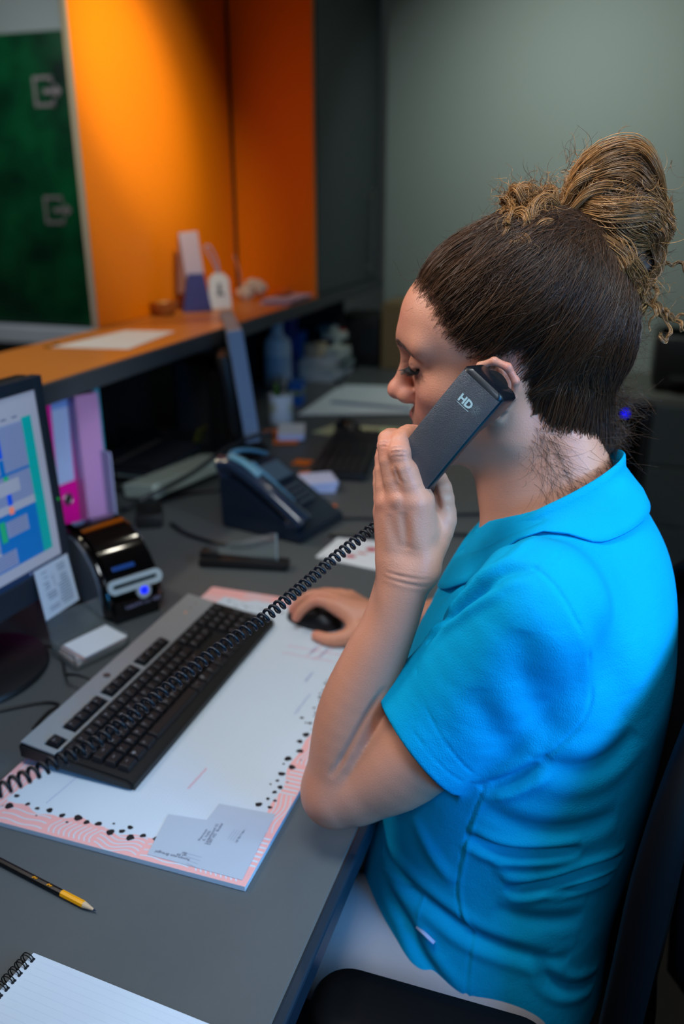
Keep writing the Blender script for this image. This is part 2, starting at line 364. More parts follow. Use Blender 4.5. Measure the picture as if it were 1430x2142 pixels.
# purple-blue card stand with flyers
def flyer_stand():
    q = Zp(412, 651, 1.0988)
    t = thing('leaflet_stand', 'navy blue tapered leaflet stand holding pale leaflets on the counter', 'stand', (q[0], q[1], 1.0988), R(-52)); t.scale = (1.55, 1.55, 1.55)
    part('holder', lambda b: prism(b, [(-.030, 0), (.030, 0), (.016, .075), (-.016, .075)], -.012, .012, 'x'), mat('navy_card', (62, 66, 128), .5), t)
    bmh = t
    part('leaflet', lambda b: box(b, (0, -.004, .105), (.004, .038, .10), .001, rot=Euler((R(6), 0, 0))), mat('lilac_paper', (190, 176, 196), .6), t)
    part('leaflet', lambda b: box(b, (-.006, -.020, .095), (.003, .024, .12), .001, rot=Euler((R(-4), 0, 0))), mat('brown_leaflet', (150, 100, 84), .6), t, label='brown leaflet leaning out behind the lilac one')
    return t
flyer_stand()
q = Zp(460, 645, 1.0988)
tg = thing('white_gift_tag', 'white tag card with grey symbol and ribbon loop beside the navy stand', 'tag', (q[0], q[1], 1.0988), R(-48)); tg.scale = (1.5, 1.5, 1.5)
part('card', lambda b: prism(b, [(-.026, 0), (.026, 0), (.022, .062), (.010, .074), (-.010, .074), (-.022, .062)], -.003, .003, 'x'), WHITE, tg)
part('symbol', lambda b: (box(b, (.0036, 0, .042), (.001, .007, .022), .0003), box(b, (.0036, .002, .030), (.001, .016, .005), .0003)), mat('grey_print', (96, 100, 110), .6), tg)
part('ribbon', lambda b: tube(b, smooth_path([(0, 0, .072), (0, -.012, .10), (0, -.026, .125), (0, -.016, .13), (0, -.002, .10), (0, .002, .073)], 6), .0022, 6), mat('lilac_ribbon', (168, 156, 186), .6), tg, smooth='all')
q = Zp(515, 628, 1.0988)
tw = thing('paper_wrapping', 'crumpled white paper figure with thin stalk on the counter by the orange corner', 'ornament', (q[0], q[1], 1.0988), R(-30)); tw.scale = (1.35, 1.35, 1.35)
def crump(b):
    for k, (x, y, z, r_) in enumerate(((0, 0, .020, .020), (.01, .030, .030, .019), (-.004, .052, .026, .015), (.006, .014, .042, .013))):
        s0 = len(b.verts); v = bmesh.ops.create_icosphere(b, subdivisions=3, radius=r_)['verts']
        for u in v: u.co += u.co.normalized()*noise.noise(u.co*90+Vector((k, 0, 0)))*.008; u.co += Vector((x, y, z))
part('body', crump, mat('crumpled_white', (206, 190, 176), .7), tw, smooth=True)
part('stalk', lambda b: tube(b, smooth_path([(0, -.012, .03), (.002, -.02, .075), (.0, -.034, .115)], 6), .0018, 6), mat('pale_stalk', (190, 150, 140), .6), tw, smooth='all')
q = Zp(600, 628, 1.0988)
for k in range(5):
    col = [(176, 170, 206), (206, 206, 222), (150, 140, 186), (196, 196, 216), (200, 190, 214)][k]
    solo('leaflet_pile_sheet', lambda b: box(b, (q[0]+.004*k, q[1]+.01*(k % 3)-.03, 1.0995+k*.0035), (.105, .20, .003), .0008, rot=None), mat('pile_%d' % k, col, .6),
         ['lowest lilac leaflet of the pile at the end of the counter', 'second lowest pale leaflet of the counter pile', 'middle violet leaflet of the counter pile', 'second highest pale leaflet of the counter pile', 'topmost lilac leaflet of the counter pile'][k], 'leaflet', group='leaflets piled at the end of the counter', loc=(q[0], q[1], 1.098+k*.0035))
solo('orange_pouch', lambda b: (bmesh.ops.create_icosphere(b, subdivisions=3, radius=1), bmesh.ops.scale(b, vec=(.028, .05, .015), verts=b.verts), bmesh.ops.translate(b, vec=(q[0]-.01, q[1]+.0, 1.129), verts=b.verts)), mat('orange_cloth', (226, 104, 16), .6), 'small orange pouch on top of the leaflet pile', 'pouch', smooth=True, loc=(q[0], q[1], 1.114))

# ================================================================ near monitor (19 inch, faces the person)
def near_monitor():
    t = thing('desktop_monitor', 'black monitor showing a blue appointment planner at the left edge', 'monitor', (-.63, .865, .741))
    W_, H_ = .415, .345
    # panel frame: local y = world y (width), local z up the screen, faces +x; tilted back a little
    T = Matrix.Translation((-.614, 1.072, .838)) @ Euler((0, R(-2.5), R(-3.0))).to_matrix().to_4x4()
    def P(y, z, x=0): return T @ Vector((x, -y, z))      # y measured from the far right edge towards the camera
    def bx(b, y0, y1, z0, z1, x0, x1, bev=0):
        v = box(b, (0, 0, 0), (abs(x1-x0), abs(y1-y0), abs(z1-z0)), bev)
        bmesh.ops.transform(b, matrix=T @ Matrix.Translation(((x0+x1)/2, -(y0+y1)/2, (z0+z1)/2)), verts=[u for u in v if u.is_valid])
    M_BZ = mat('monitor_bezel', (34, 44, 54), .4)
    part('back_shell', lambda b: bx(b, .0, W_, 0, H_, -.045, -.012, .008), BLACK, t, world=True, smooth=True)
    bz = part('bezel', lambda b: (bx(b, 0, .018, 0, H_, -.016, .004, .002), bx(b, W_-.018, W_, 0, H_, -.016, .004, .002), bx(b, .018, W_-.018, 0, .042, -.016, .004, .002), bx(b, .018, W_-.018, H_-.020, H_, -.016, .004, .002)), M_BZ, t, world=True)
    em = lambda n, c, e=1.0: mat(n, c, .4, emit=e)
    scr = [em('scr_white', (150, 154, 168), .42), em('scr_blue', (0, 84, 148), .75), em('scr_grey', (112, 126, 160), .5), em('scr_teal', (0, 140, 140), .55), em('scr_green', (20, 130, 90), .8), em('scr_orange', (200, 110, 90), .7), em('scr_deep', (0, 60, 170), .9), em('scr_magenta', (140, 70, 160), .7), em('scr_dark', (14, 36, 66), .7), em('scr_line', (86, 96, 124), .6)]
    y0, y1, z0, z1 = .018, W_-.018, .042, H_-.020
    def S(b):
        def r_(u0, u1, v0, v1, mi, lift=0):    # u from right edge 0..1, v from bottom 0..1
            x = .0005+lift*.0003
            quad(b, P(y0+(y1-y0)*u0, z0+(z1-z0)*v0, x), P(y0+(y1-y0)*u1, z0+(z1-z0)*v0, x), P(y0+(y1-y0)*u1, z0+(z1-z0)*v1, x), P(y0+(y1-y0)*u0, z0+(z1-z0)*v1, x), mi=mi)
        r_(0, 1, 0, 1, 0); r_(0, 1, 0, .035, 8, 1)
        r_(.045, 1, .10, .86, 1, 1)
        r_(.045, .10, .10, .875, 3, 2)
        r_(.10, 1, .44, .86, 2, 2)              # grey day band
        r_(.10, .8, .40, .445, 0, 3); r_(.10, 1, .60, .615, 1, 3)
        for k in range(26): r_(.10, 1, .452+k*.0155, .454+k*.0155, 9, 3)
        for k in range(14): r_(.05, .099, .12+k*.052, .122+k*.052, 4, 3)
        for (u0, u1, v0, v1, mi) in ((.17, .30, .50, .575, 0), (.33, .47, .36, .47, 2), (.16, .28, .27, .36, 2), (.285, .315, .255, .37, 4), (.33, .52, .22, .36, 2), (.33, .5, .195, .215, 0),
                                     (.25, .40, .06+.05, .20, 2), (.42, .6, .12, .2, 2), (.235, .26, .70, .83, 6), (.235, .26, .60, .69, 1), (.42, .445, .55, .80, 7), (.42, .445, .64, .78, 6), (.225, .25, .575, .6, 4), (.225, .25, .39, .43, 5), (.225, .25, .44, .50, 6),
                                     (.46, .49, .36, .40, 5), (.47, .50, .41, .44, 7), (.47, .50, .445, .47, 4), (.41, .44, .11, .16, 6), (.41, .44, .17, .185, 5), (.55, .58, .3, .8, 6), (.7, .72, .2, .7, 7), (.75, .95, .25, .38, 2)):
            r_(u0, u1, v0, v1, mi, 4)
            if mi == 2:
                k = v0+.012
                while k < v1-.006: r_(u0+.01, u1-.01, k, k+.003, 9, 5); k += .014
        for k in range(7): r_(.06+k*.022, .07+k*.022, .010, .024, 2, 2)
        for k in range(12): r_(.12+k*.06, .15+k*.06, .885, .895, 9, 2)
    part('screen', S, scr, t, world=True)
    part('power_light', lambda b: bx(b, .007, .010, .142, .146, .003, .0052), mat('green_led', (10, 130, 40), .4, emit=.8), t, world=True)
    def nm(b):
        add_text(b, 'SONY', .020, T @ Matrix.Translation((.0048, -.20, .022)) @ Matrix(((0, 0, 1, 0), (1, 0, 0, 0), (0, 1, 0, 0), (0, 0, 0, 1))), thick=.0002)
    part('lettering', nm, mat('grey_lettering', (120, 128, 134), .5), t, world=True)
    part('neck', lambda b: (box(b, (-.690, .865, .862), (.03, .065, .20), .008, 3, rot=None)), BLACK, t, world=True, smooth=True)
    part('base', lambda b: lathe(b, [(.0001, 0), (.103, 0), (.106, .004), (.103, .010), (.09, .014), (.04, .020), (.0001, .022)], c=(-.680, .895, .7405), seg=48, sy=1.12), BLACK, t, world=True, smooth=True)
    return t, T, P
mon, MT, MP = near_monitor()
# paper note clipped under the bezel
nt_ = thing('paper_note', 'white printed note stuck to the lower bezel of the planner monitor', 'note', tuple(MP(.03, -.01, .008)))
def note(b):
    c = [MP(.012, .050, .0065), MP(.092, .050, .0065), MP(.096, -.032, .018), MP(.014, -.032, .018)]
    n_ = (c[1]-c[0]).cross(c[3]-c[0]).normalized()*.0006
    a = [b.verts.new(p) for p in c]; d = [b.verts.new(p+n_) for p in c]
    b.faces.new(a); b.faces.new(list(reversed(d)))
    for i in range(4): b.faces.new((a[i], a[(i+1) % 4], d[(i+1) % 4], d[i]))
part('sheet', note, WHITE, nt_, world=True)
def note_lines(b):
    def pt(u, v): 
        a = MP(.012+.08*u, .050, .0065).lerp(MP(.014+.082*u, -.032, .018), v); return a+Vector((.0012, 0, .0004))
    for k in range(15):
        v = .10+k*.054
        for (u0, u1) in (((.15, .42), (.52, .62), (.68, .86)) if k < 7 else ((.12, .50), (.54, .88))):
            if rnd.random() < .12: continue
            quad(b, pt(u0, v), pt(u1-.1*rnd.random(), v), pt(u1-.1*rnd.random(), v+.016), pt(u0, v+.016))
part('print_lines', note_lines, mat('note_print', (120, 128, 142), .7), nt_, world=True, kind='stuff')

# ================================================================ binders
M_PINK = mat('pink_binder_card', (214, 0, 150), .45); M_LAV = mat('blue_white_label', (160, 186, 226), .6)
def binder():
    ang = R(5)     # the spine looks at the person and the camera
    b0 = Zp(123, 1120)
    t = thing('lever_arch_binder', 'magenta lever arch binder with pale blue spine label standing under the counter', 'binder', (b0[0], b0[1], .741), rot=Euler((R(-2.2), 0, -ang)))
    # local: x = spine normal, y along the spine width, z up
    w_, h_, d_ = .075, .315, .285
    part('spine', lambda b: (box(b, (-.002, w_/2, h_/2), (.004, w_, h_), .0015)), M_PINK, t)
    part('cover', lambda b: box(b, (-d_/2, .0015, h_/2), (d_, .003, h_), .001), M_PINK, t)
    part('cover', lambda b: box(b, (-d_/2, w_-.0015, h_/2), (d_, .003, h_), .001), M_PINK, t)
    part('label', lambda b: box(b, (.0006, w_*.52, .205), (.0012, .052, .19), .0004), M_LAV, t)
    part('label_band', lambda b: box(b, (.0016, w_*.52, .287), (.0006, .052, .020), .0002), mat('blue_label_band', (104, 146, 214), .6), t)
    part('finger_ring', lambda b: tube(b, [(.001, w_*.52+.0125*math.cos(a*math.pi/12), .072+.0125*math.sin(a*math.pi/12)) for a in range(25)], .0022, 8, cap=False), CHROME, t, smooth='all')
    part('finger_hole', lambda b: cyl(b, (-.003, w_*.52, .072), (.0014, w_*.52, .072), .0112, seg=24), DARK, t)
    part('paper_stack', lambda b: box(b, (-d_/2-.01, w_/2, h_/2), (.21, .045, .297), .002), WHITE, t)
    return t
binder()
b1 = Zp(172, 1110); b2 = Zp(200, 1100); b3 = Zp(228, 1092)
M_TRANS = mat('translucent_folder', (196, 150, 206), .35, trans=.15)
fo = thing('pink_document_folder', 'pale pink plastic magazine file next to the magenta binder', 'folder', (b1[0], b1[1]+.018, .741), R(-24))
part('spine', lambda b: box(b, (-.0015, .034, .150), (.003, .056, .30), .001), M_TRANS, fo)
part('side', lambda b: prism(b, [(-.24, 0), (0, 0), (0, .30), (-.10, .30), (-.24, .20)], .060, .0625, 'y'), M_TRANS, fo)
part('side', lambda b: prism(b, [(-.24, 0), (0, 0), (0, .30), (-.10, .30), (-.24, .20)], .006, .0085, 'y'), M_TRANS, fo)
part('papers', lambda b: box(b, (-.12, .034, .14), (.21, .045, .27), .002), WHITE, fo)
f2 = thing('turquoise_folder', 'turquoise cardboard folder standing behind the pale pink file', 'folder', (b3[0]-.03, b3[1]+.035, .741), R(-24))
part('cover', lambda b: box(b, (-.12, .0, .16), (.24, .004, .32), .001), mat('turquoise_card', (36, 146, 176), .5), f2)
part('cover', lambda b: box(b, (-.12, .012, .16), (.24, .004, .32), .001), mat('turquoise_card', (36, 146, 176), .5), f2)
part('spine', lambda b: box(b, (0, .006, .16), (.004, .016, .32), .001), mat('turquoise_card', (36, 146, 176), .5), f2)
part('papers', lambda b: box(b, (-.11, .006, .135), (.225, .007, .27), .001), WHITE, f2)
f3 = solo('white_folder', lambda b: box(b, (b3[0]-.005, b3[1]+.006, .741+.085), (.07, .004, .17), .001, rot=Euler((0, 0, R(-24)))), mat('pale_violet_card', (166, 176, 216), .6), 'short pale violet card leaning at the right side of the folders', 'folder', loc=(b3[0], b3[1], .741))

# ================================================================ label printer
def label_printer():
    c = Zp(262, 1288)
    t = thing('label_printer', 'glossy black label printer with silver slot ring and blue power button', 'printer', (-.622, 1.188, .741), R(-30)); t.scale = (1.06, 1.06, 1.06)
    # local: front towards +x; profile in x-z, extruded along y
    prof = [(-.095, .0), (.092, .0), (.094, .030), (.092, .058), (.084, .076), (.062, .102), (.032, .124), (-.005, .138), (-.045, .140), (-.075, .128), (-.092, .10), (-.097, .05)]
    def body(b):
        prism(b, prof, -.050, .050, 'y')
        es = [e for e in b.edges if abs(e.verts[0].co.y-e.verts[1].co.y) < 1e-6]
        bmesh.ops.bevel(b, geom=es, offset=.010, segments=3, affect='EDGES')
    part('body', body, BLACKG, t, smooth=True, ang=50)
    part('side_window', lambda b: prism(b, [(x*.72, .012+z*.80) for x, z in prof], -.0535, -.049, 'y'), mat('smoky_window', (96, 110, 130), .25, coat=.3), t)
    part('side_window', lambda b: prism(b, [(x*.72, .012+z*.80) for x, z in prof], .049, .0535, 'y'), mat('smoky_window', (96, 110, 130), .25, coat=.3), t)
    SL = Matrix.Translation((.0905, 0, .066)) @ Euler((0, R(-18), 0)).to_matrix().to_4x4()
    def ring(b):
        o_ = rrect(.098, .024, .0115, 6); n = len(o_); i_ = rrect(.080, .007, .0034, 6)
        vs = []
        for (u, v), h in [(p, .0) for p in o_]+[(p, .0035) for p in o_]+[(p, .0035) for p in i_]+[(p, -.004) for p in i_]: vs.append(b.verts.new(SL @ Vector((h+.001, u, v))))
        for L_ in range(3):
            for k in range(n): b.faces.new((vs[L_*n+k], vs[L_*n+(k+1) % n], vs[(L_+1)*n+(k+1) % n], vs[(L_+1)*n+k]))
    part('slot_ring', ring, mat('pale_silver_ring', (200, 216, 226), .3, metal=.2), t, smooth=True)
    part('button_bezel', lambda b: (lathe(b, [(.013, 0), (.013, .004), (.0001, .004)], seg=24), bmesh.ops.rotate(b, cent=(0, 0, 0), matrix=Euler((0, R(80), 0)).to_matrix(), verts=b.verts), bmesh.ops.translate(b, vec=(.0945, .012, .048), verts=b.verts)), mat('pale_silver_ring', (200, 216, 226), .3, metal=.2), t, smooth=True)
    part('power_button', lambda b: (lathe(b, [(.007, 0), (.006, .003), (.0001, .0035)], seg=20), bmesh.ops.rotate(b, cent=(0, 0, 0), matrix=Euler((0, R(80), 0)).to_matrix(), verts=b.verts), bmesh.ops.translate(b, vec=(.098, .012, .050), verts=b.verts)), mat('blue_button', (10, 30, 255), .3, emit=1.3), t, smooth=True, label='glowing blue power button')
    part('name_plate', lambda b: box(b, (.0755, -.010, .0905), (.0015, .040, .0075), .0006, rot=Euler((0, R(-42), 0))), mat('blue_name_plate', (14, 70, 150), .4), t)
    def txt(b):
        add_text(b, 'LabelWriter 450', .0095, Matrix.Translation((.0946, .010, .026)) @ Matrix(((0, 0, 1, 0), (1, 0, 0, 0), (0, 1, 0, 0), (0, 0, 0, 1))), thick=.0003)
    part('lettering', txt, mat('lilac_lettering', (150, 150, 190), .5), t)
    part('foot', lambda b: box(b, (.06, 0, .002), (.02, .08, .004), .001), BLACK, t)
    return t
label_printer()

# ---- acrylic holder with business cards
hq = Zp(228, 1385)
ch = thing('acrylic_card_holder', 'clear acrylic business card holder behind the keyboard', 'holder', (-.548, 1.012, .741), R(-22))
def acr(b):
    box(b, (0, 0, .0015), (.070, .100, .003), .0008); box(b, (-.034, 0, .034), (.0025, .100, .066), .0008, rot=Euler((0, R(-14), 0)))
    box(b, (.034, 0, .009), (.0025, .100, .015), .0008); box(b, (0, -.0505, .014), (.066, .0022, .024), .0008); box(b, (0, .0505, .014), (.066, .0022, .024), .0008)
part('tray', acr, CLEAR, ch)
for k in range(6):
    ob = solo('business_card', lambda b: box(b, (0, 0, 0), (.055, .085, .0028), .0004), WHITE if k % 2 else mat('salmon_edge_card', (222, 170, 160), .7),
        ['lowest business card in the acrylic holder', 'second card from the bottom in the acrylic holder', 'third card from the bottom in the acrylic holder', 'third card from the top in the acrylic holder', 'second card from the top in the acrylic holder', 'topmost white business card in the acrylic holder'][k], 'card', group='business cards in the acrylic holder')
    ob.location = (-.548+.002*k, 1.012, .7462+k*.0031); ob.rotation_euler = (0, R(4), R(-22+2*(k % 3)))

# ================================================================ keyboard
M_KEY = mat('key_plastic', (28, 26, 28), .45); M_LEG = mat('key_legend', (150, 150, 156), .6)
def make_keyboard():
    t = thing('keyboard', 'black and silver wired keyboard lying across the desk pad', 'keyboard', (-.292, .722, .7485), R(90), rot=Euler((R(4.2), 0, R(90))))
    # local: x to the right of the typist (away from the camera), y to the rear, z up
    def base(b):
        pr = [(0, -.002), (.0, .008), (.010, .013), (.118, .0165), (.165, .021), (.170, .014), (.168, -.002)]
        prism(b, [(y, z) for y, z in pr], 0, .457, 'x')
        es = [e for e in b.edges if abs(e.verts[0].co.x-e.verts[1].co.x) < 1e-6]
        bmesh.ops.bevel(b, geom=es, offset=.004, segments=2, affect='EDGES')
    part('case', base, mat('keyboard_case', (22, 22, 23), .5), t, smooth=True)
    # silver top plate with wells for the function keys
    wells = [(.012, .035), (.050, .130), (.138, .218), (.226, .306)]
    def zt(y): return .0165+(y-.118)*(.0045/.047)
    def plate(b):
        y0, y1, ya, yb = .1135, .1655, .117, .1385
        xs = [.003]+[v for w_ in wells for v in w_]+[.454]
        def slab(x0, x1, v0, v1): 
            z0, z1 = zt(v0)+.0002, zt(v1)+.0002
            vs = [b.verts.new(p) for p in ((x0, v0, z0), (x1, v0, z0), (x1, v1, z1), (x0, v1, z1), (x0, v0, z0+.0022), (x1, v0, z0+.0022), (x1, v1, z1+.0022), (x0, v1, z1+.0022))]
            for f in ((0, 3, 2, 1), (4, 5, 6, 7), (0, 1, 5, 4), (1, 2, 6, 5), (2, 3, 7, 6), (3, 0, 4, 7)): b.faces.new([vs[i] for i in f])
        slab(.003, .454, y0, ya); slab(.003, .454, yb, y1)
        for i in range(0, len(xs), 2): slab(xs[i], xs[i+1], ya, yb)
    part('silver_plate', plate, SILVER, t)
    part('badge', lambda b: (cyl(b, (.178, .152, zt(.152)+.002), (.178, .152, zt(.152)+.0032), .0055, seg=24)), mat('badge_grey', (84, 88, 92), .3, metal=.5), t, smooth=True)
    for k in range(3): part('indicator_light', lambda b: cyl(b, (.395+.018*k, .139, zt(.139)+.002), (.395+.018*k, .139, zt(.139)+.0031), .0014, seg=12), mat('amber_led', (220, 130, 60), .4, emit=.7 if k == 0 else .05) if k == 0 else mat('led_off', (90, 96, 90), .5), t)
    def key(w_, leg, x, y, z, d=.0172, tilt=0, tall=.0085):
        def f(b):
            wb, wt = w_-.0016, w_-.0062; db, dt = d-.0006, d-.0055
            v = [b.verts.new(p) for p in [(-wb/2, -db/2, 0), (wb/2, -db/2, 0), (wb/2, db/2, 0), (-wb/2, db/2, 0), (-wt/2, -dt/2-.0002, tall), (wt/2, -dt/2-.0002, tall), (wt/2, dt/2+.0008, tall+.0006), (-wt/2, dt/2+.0008, tall+.0006)]]
            for q_ in ((0, 3, 2, 1), (4, 5, 6, 7), (0, 1, 5, 4), (1, 2, 6, 5), (2, 3, 7, 6), (3, 0, 4, 7)): b.faces.new([v[i] for i in q_])
            bmesh.ops.bevel(b, geom=[e for e in b.edges if min(e.verts[0].co.z, e.verts[1].co.z) > tall*.5], offset=.0008, segments=1, affect='EDGES')
            n0 = set(b.faces)
            if leg:
                add_text(b, leg, .0058 if len(leg) < 2 else (.0040 if len(leg) < 4 else .0030), Matrix.Translation((-wt/2+.0022 if len(leg) < 4 else 0, .0012, tall+.0009)), align='CENTER')
                for fc in b.faces:
                    if fc not in n0: fc.material_index = 1
        o = part('key', f, [M_KEY, M_LEG], t); o.location = (x, y, z); o.rotation_euler = (R(2+tilt), 0, 0)
        return o
    U = .019
    def row(y, z, x0, items, tilt=0, d=.0172):
        x = x0
        for it in items:
            if isinstance(it, float) or isinstance(it, int): x += it*U; continue
            leg, w_ = it if isinstance(it, tuple) else (it, 1)
            key(w_*U, leg, x+w_*U/2, y, z, d, tilt); x += w_*U
    X0 = .0125; yb = .0225
    zz = lambda y: .0125+(y-.01)*.035
    row(yb, zz(yb), X0, [('ctrl', 1.25), ('\u2756', 1.25), ('alt', 1.25), ('', 6.25), ('alt gr', 1.25), ('\u2756', 1.25), ('\u2261', 1.25), ('ctrl', 1.25)], 0)
    row(yb+U, zz(yb+U), X0, [('shift', 1.25), '<', 'Z', 'X', 'C', 'V', 'B', 'N', 'M', ',', '.', '/', ('shift', 2.75)])
    row(yb+2*U, zz(yb+2*U), X0, [('caps', 1.75), 'A', 'S', 'D', 'F', 'G', 'H', 'J', 'K', 'L', ';', "'", ('enter', 2.25)], 1)
    row(yb+3*U, zz(yb+3*U), X0, [('tab', 1.5), 'Q', 'W', 'E', 'R', 'T', 'Y', 'U', 'I', 'O', 'P', '[', ']', ('\\', 1.5)], 3)
    row(yb+4*U, zz(yb+4*U), X0, ['`', '1', '2', '3', '4', '5', '6', '7', '8', '9', '0', '-', '=', ('back', 2)], 5)
    XN = X0+15*U+.007; XP = XN+3*U+.007
    row(yb, zz(yb), XN, ['\u2190', '\u2193', '\u2192']); row(yb+U, zz(yb+U), XN, [1, '\u2191'])
    row(yb+3*U, zz(yb+3*U), XN, ['del', 'end', 'pgdn'], 3); row(yb+4*U, zz(yb+4*U), XN, ['ins', 'hm', 'pgup'], 5)
    row(yb, zz(yb), XP, [('0', 2), '.']); row(yb+U, zz(yb+U), XP, ['1', '2', '3']); row(yb+2*U, zz(yb+2*U), XP, ['4', '5', '6', '+'], 1); row(yb+3*U, zz(yb+3*U), XP, ['7', '8', '9'], 3); row(yb+4*U, zz(yb+4*U), XP, ['num', '/', '*', '-'], 5)
    key(U, 'ent', XP+3.5*U, yb+.5*U, zz(yb), d=.0362)
    yf = .1278; zf = zt(yf)-.001
    row(yf, zf, .0145, ['esc'], 5); row(yf, zf, .0520, ['F1', 'F2', 'F3', 'F4'], 5); row(yf, zf, .1400, ['F5', 'F6', 'F7', 'F8'], 5); row(yf, zf, .2280, ['F9', 'F10', 'F11', 'F12'], 5)
    for x in (.05, .40): part('foot', lambda b: (box(b, (x, .155, -.0045), (.03, .012, .012), .001)), BLACK, t)
    part('cable', lambda b: tube(b, smooth_path([(-.462, .905, .762), (-.49, .90, .772), (-.515, .905, .766), (-.54, .93, .748), (-.575, .97, .7435), (-.62, 1.00, .7435), (-.70, .99, .7435)], 8), .0022, 8), BLACK, t, world=True, smooth='all')
    return t
kb = make_keyboard()
cbl = solo('loose_cable', lambda b: tube(b, smooth_path([(-.50, .80, .7435), (-.505, .84, .7435), (-.50, .858, .7435), (-.515, .862, .7435), (-.54, .85, .7435), (-.60, .80, .7435), (-.66, .78, .7435)], 8), .0022, 8), BLACK, 'thin black loop of cable in front of the planner monitor base', 'cable', smooth='all', loc=(-.50, .80, .741))

# ================================================================ desk pad
def desk_pad():
    x1, y0 = -.097, .627
    x0, y1 = x1-.366, y0+.655
    t = thing('desk_pad', 'paper desk pad with dotted page, pink patterned border and black blots', 'desk pad', ((x0+x1)/2, (y0+y1)/2, .741))
    zb = .7405
    part('paper_block', lambda b: box(b, ((x0+x1)/2, (y0+y1)/2, zb+.0034), (x1-x0, y1-y0, .0066), .0004), mat('pad_paper', (200, 212, 224), .7, noise_s=20, noise_a=.02), t, world=True)
    z = zb+.0068
    wv = lambda s, a=.004: a*math.sin(s*23)+a*.6*math.sin(s*61+1)
    def strip(b, e):        # pink border band with a wavy inner edge
        N_ = 40
        for i in range(N_):
            s0, s1 = i/N_, (i+1)/N_
            if e == 0: P_ = [(x1-s0*(x1-x0), y0), (x1-s1*(x1-x0), y0), (x1-s1*(x1-x0), y0+.031+wv(s1)), (x1-s0*(x1-x0), y0+.031+wv(s0))]
            if e == 1: P_ = [(x1, y0+s0*(y1-y0)), (x1-.026-wv(s0+3), y0+s0*(y1-y0)), (x1-.026-wv(s1+3), y0+s1*(y1-y0)), (x1, y0+s1*(y1-y0))]
            if e == 2: P_ = [(x1-s0*(x1-x0), y1), (x1-s1*(x1-x0), y1), (x1-s1*(x1-x0), y1-.030-wv(s1+5)), (x1-s0*(x1-x0), y1-.030-wv(s0+5))]
            if e == 3: P_ = [(x0, y0+s0*(y1-y0)), (x0+.035+wv(s0+7), y0+s0*(y1-y0)), (x0+.035+wv(s1+7), y0+s1*(y1-y0)), (x0, y0+s1*(y1-y0))]
            quad(b, *[(u, v, z+.00002*(e+1)) for u, v in P_])
    part('pink_border', lambda b: [strip(b, e) for e in range(4)], mat('salmon_print', (234, 172, 170), .7), t, world=True, label='salmon pink printed border')
    def stroke(b, pts, w_):
        pts = [Vector(p) for p in pts]; L_ = []
        for i, p in enumerate(pts):
            d = pts[min(i+1, len(pts)-1)]-pts[max(i-1, 0)]; n = Vector((-d.y, d.x)).normalized()*w_/2
            L_.append((b.verts.new((p.x+n.x, p.y+n.y, z+.00016)), b.verts.new((p.x-n.x, p.y-n.y, z+.00016))))
        for i in range(len(L_)-1): b.faces.new((L_[i][0], L_[i][1], L_[i+1][1], L_[i+1][0]))
    def strokes(b):
        r2 = random.Random(3)
        # near border: runs along x; patches of hatching, waves and long lines
        u = .012
        kinds = ['hatch', 'line', 'wave', 'hatch2', 'line', 'hatch', 'wave']
        k = 0
        while u < x1-x0-.03:
            kd = kinds[k % 7]; k += 1; L_ = .05+.02*r2.random()
            if kd.startswith('hatch'):
                for i in range(9):
                    a = u+i*L_/9; stroke(b, [(x1-a-.004*math.sin(j), y0+.004+j*.0055) for j in range(5)], .0017)
            elif kd == 'line':
                for i in range(3): stroke(b, [(x1-u-j*L_/10, y0+.006+i*.009+.0012*math.sin(j)) for j in range(11)], .0018)
            else:
                for i in range(5): stroke(b, [(x1-u-j*L_/14, y0+.004+i*.0058+.0036*math.sin(j*.55+i*.15)) for j in range(15)], .0016)
            u += L_+.004
        v = .03; k = 0
        while v < y1-y0-.03:
            kd = ['bars', 'wave', 'bars', 'long', 'wave', 'hatch'][k % 6]; k += 1; L_ = .05+.02*r2.random()
            if kd == 'bars':
                for i in range(7): stroke(b, [(x1-.001-j*.008, y0+v+i*L_/7) for j in range(4)], .0028)
            elif kd == 'hatch':
                for i in range(10): stroke(b, [(x1-.002-j*.006, y0+v+i*L_/10+.002*math.sin(j*1.5)) for j in range(5)], .0016)
            else:
                for i in range(4): stroke(b, [(x1-.004-i*.0055-.003*math.sin(j*.5+i*.2), y0+v+j*L_/14) for j in range(15)], .0016)
            v += L_+.003
        for s_ in range(4):
            for i in range(5): stroke(b, [(x1-.03-s_*.07-j*.004, y1-.006-i*.0052-.003*math.sin(j*.5)) for j in range(14)], .0016)
        for s_ in range(9):
            for i in range(5): stroke(b, [(x0+.006+i*.0065+.003*math.sin(j*.4+s_), y0+.02+s_*.068+j*.0045) for j in range(14)], .0017)
    part('white_strokes', strokes, mat('pad_paper', (200, 212, 224), .7), t, world=True, kind='stuff')
    def blots(b):
        pts = [(35, 1665, 6), (19, 1686, 9), (58, 1682, 5), (78, 1691, 5), (104, 1695, 7), (130, 1706, 6), (140, 1720, 3), (163, 1711, 9), (181, 1720, 6), (206, 1723, 7), (238, 1723, 3), (231, 1741, 8), (255, 1739, 6), (272, 1731, 6), (272, 1752, 8), (299, 1748, 6), (330, 1755, 9), (76, 1706, 2),
               (541, 1683, 7), (564, 1689, 5), (560, 1671, 4), (574, 1657, 5), (575, 1675, 4), (586, 1647, 6), (580, 1633, 4), (589, 1619, 8), (610, 1605, 8), (602, 1587, 8), (627, 1571, 8), (627, 1551, 7), (640, 1537, 8), (648, 1513, 5), (661, 1494, 4), (593, 1598, 3), (601, 1636, 2), (629, 1590, 2), (566, 1641, 2), (565, 1640, 2), (651, 1526, 2), (668, 1478, 5), (676, 1460, 6)]
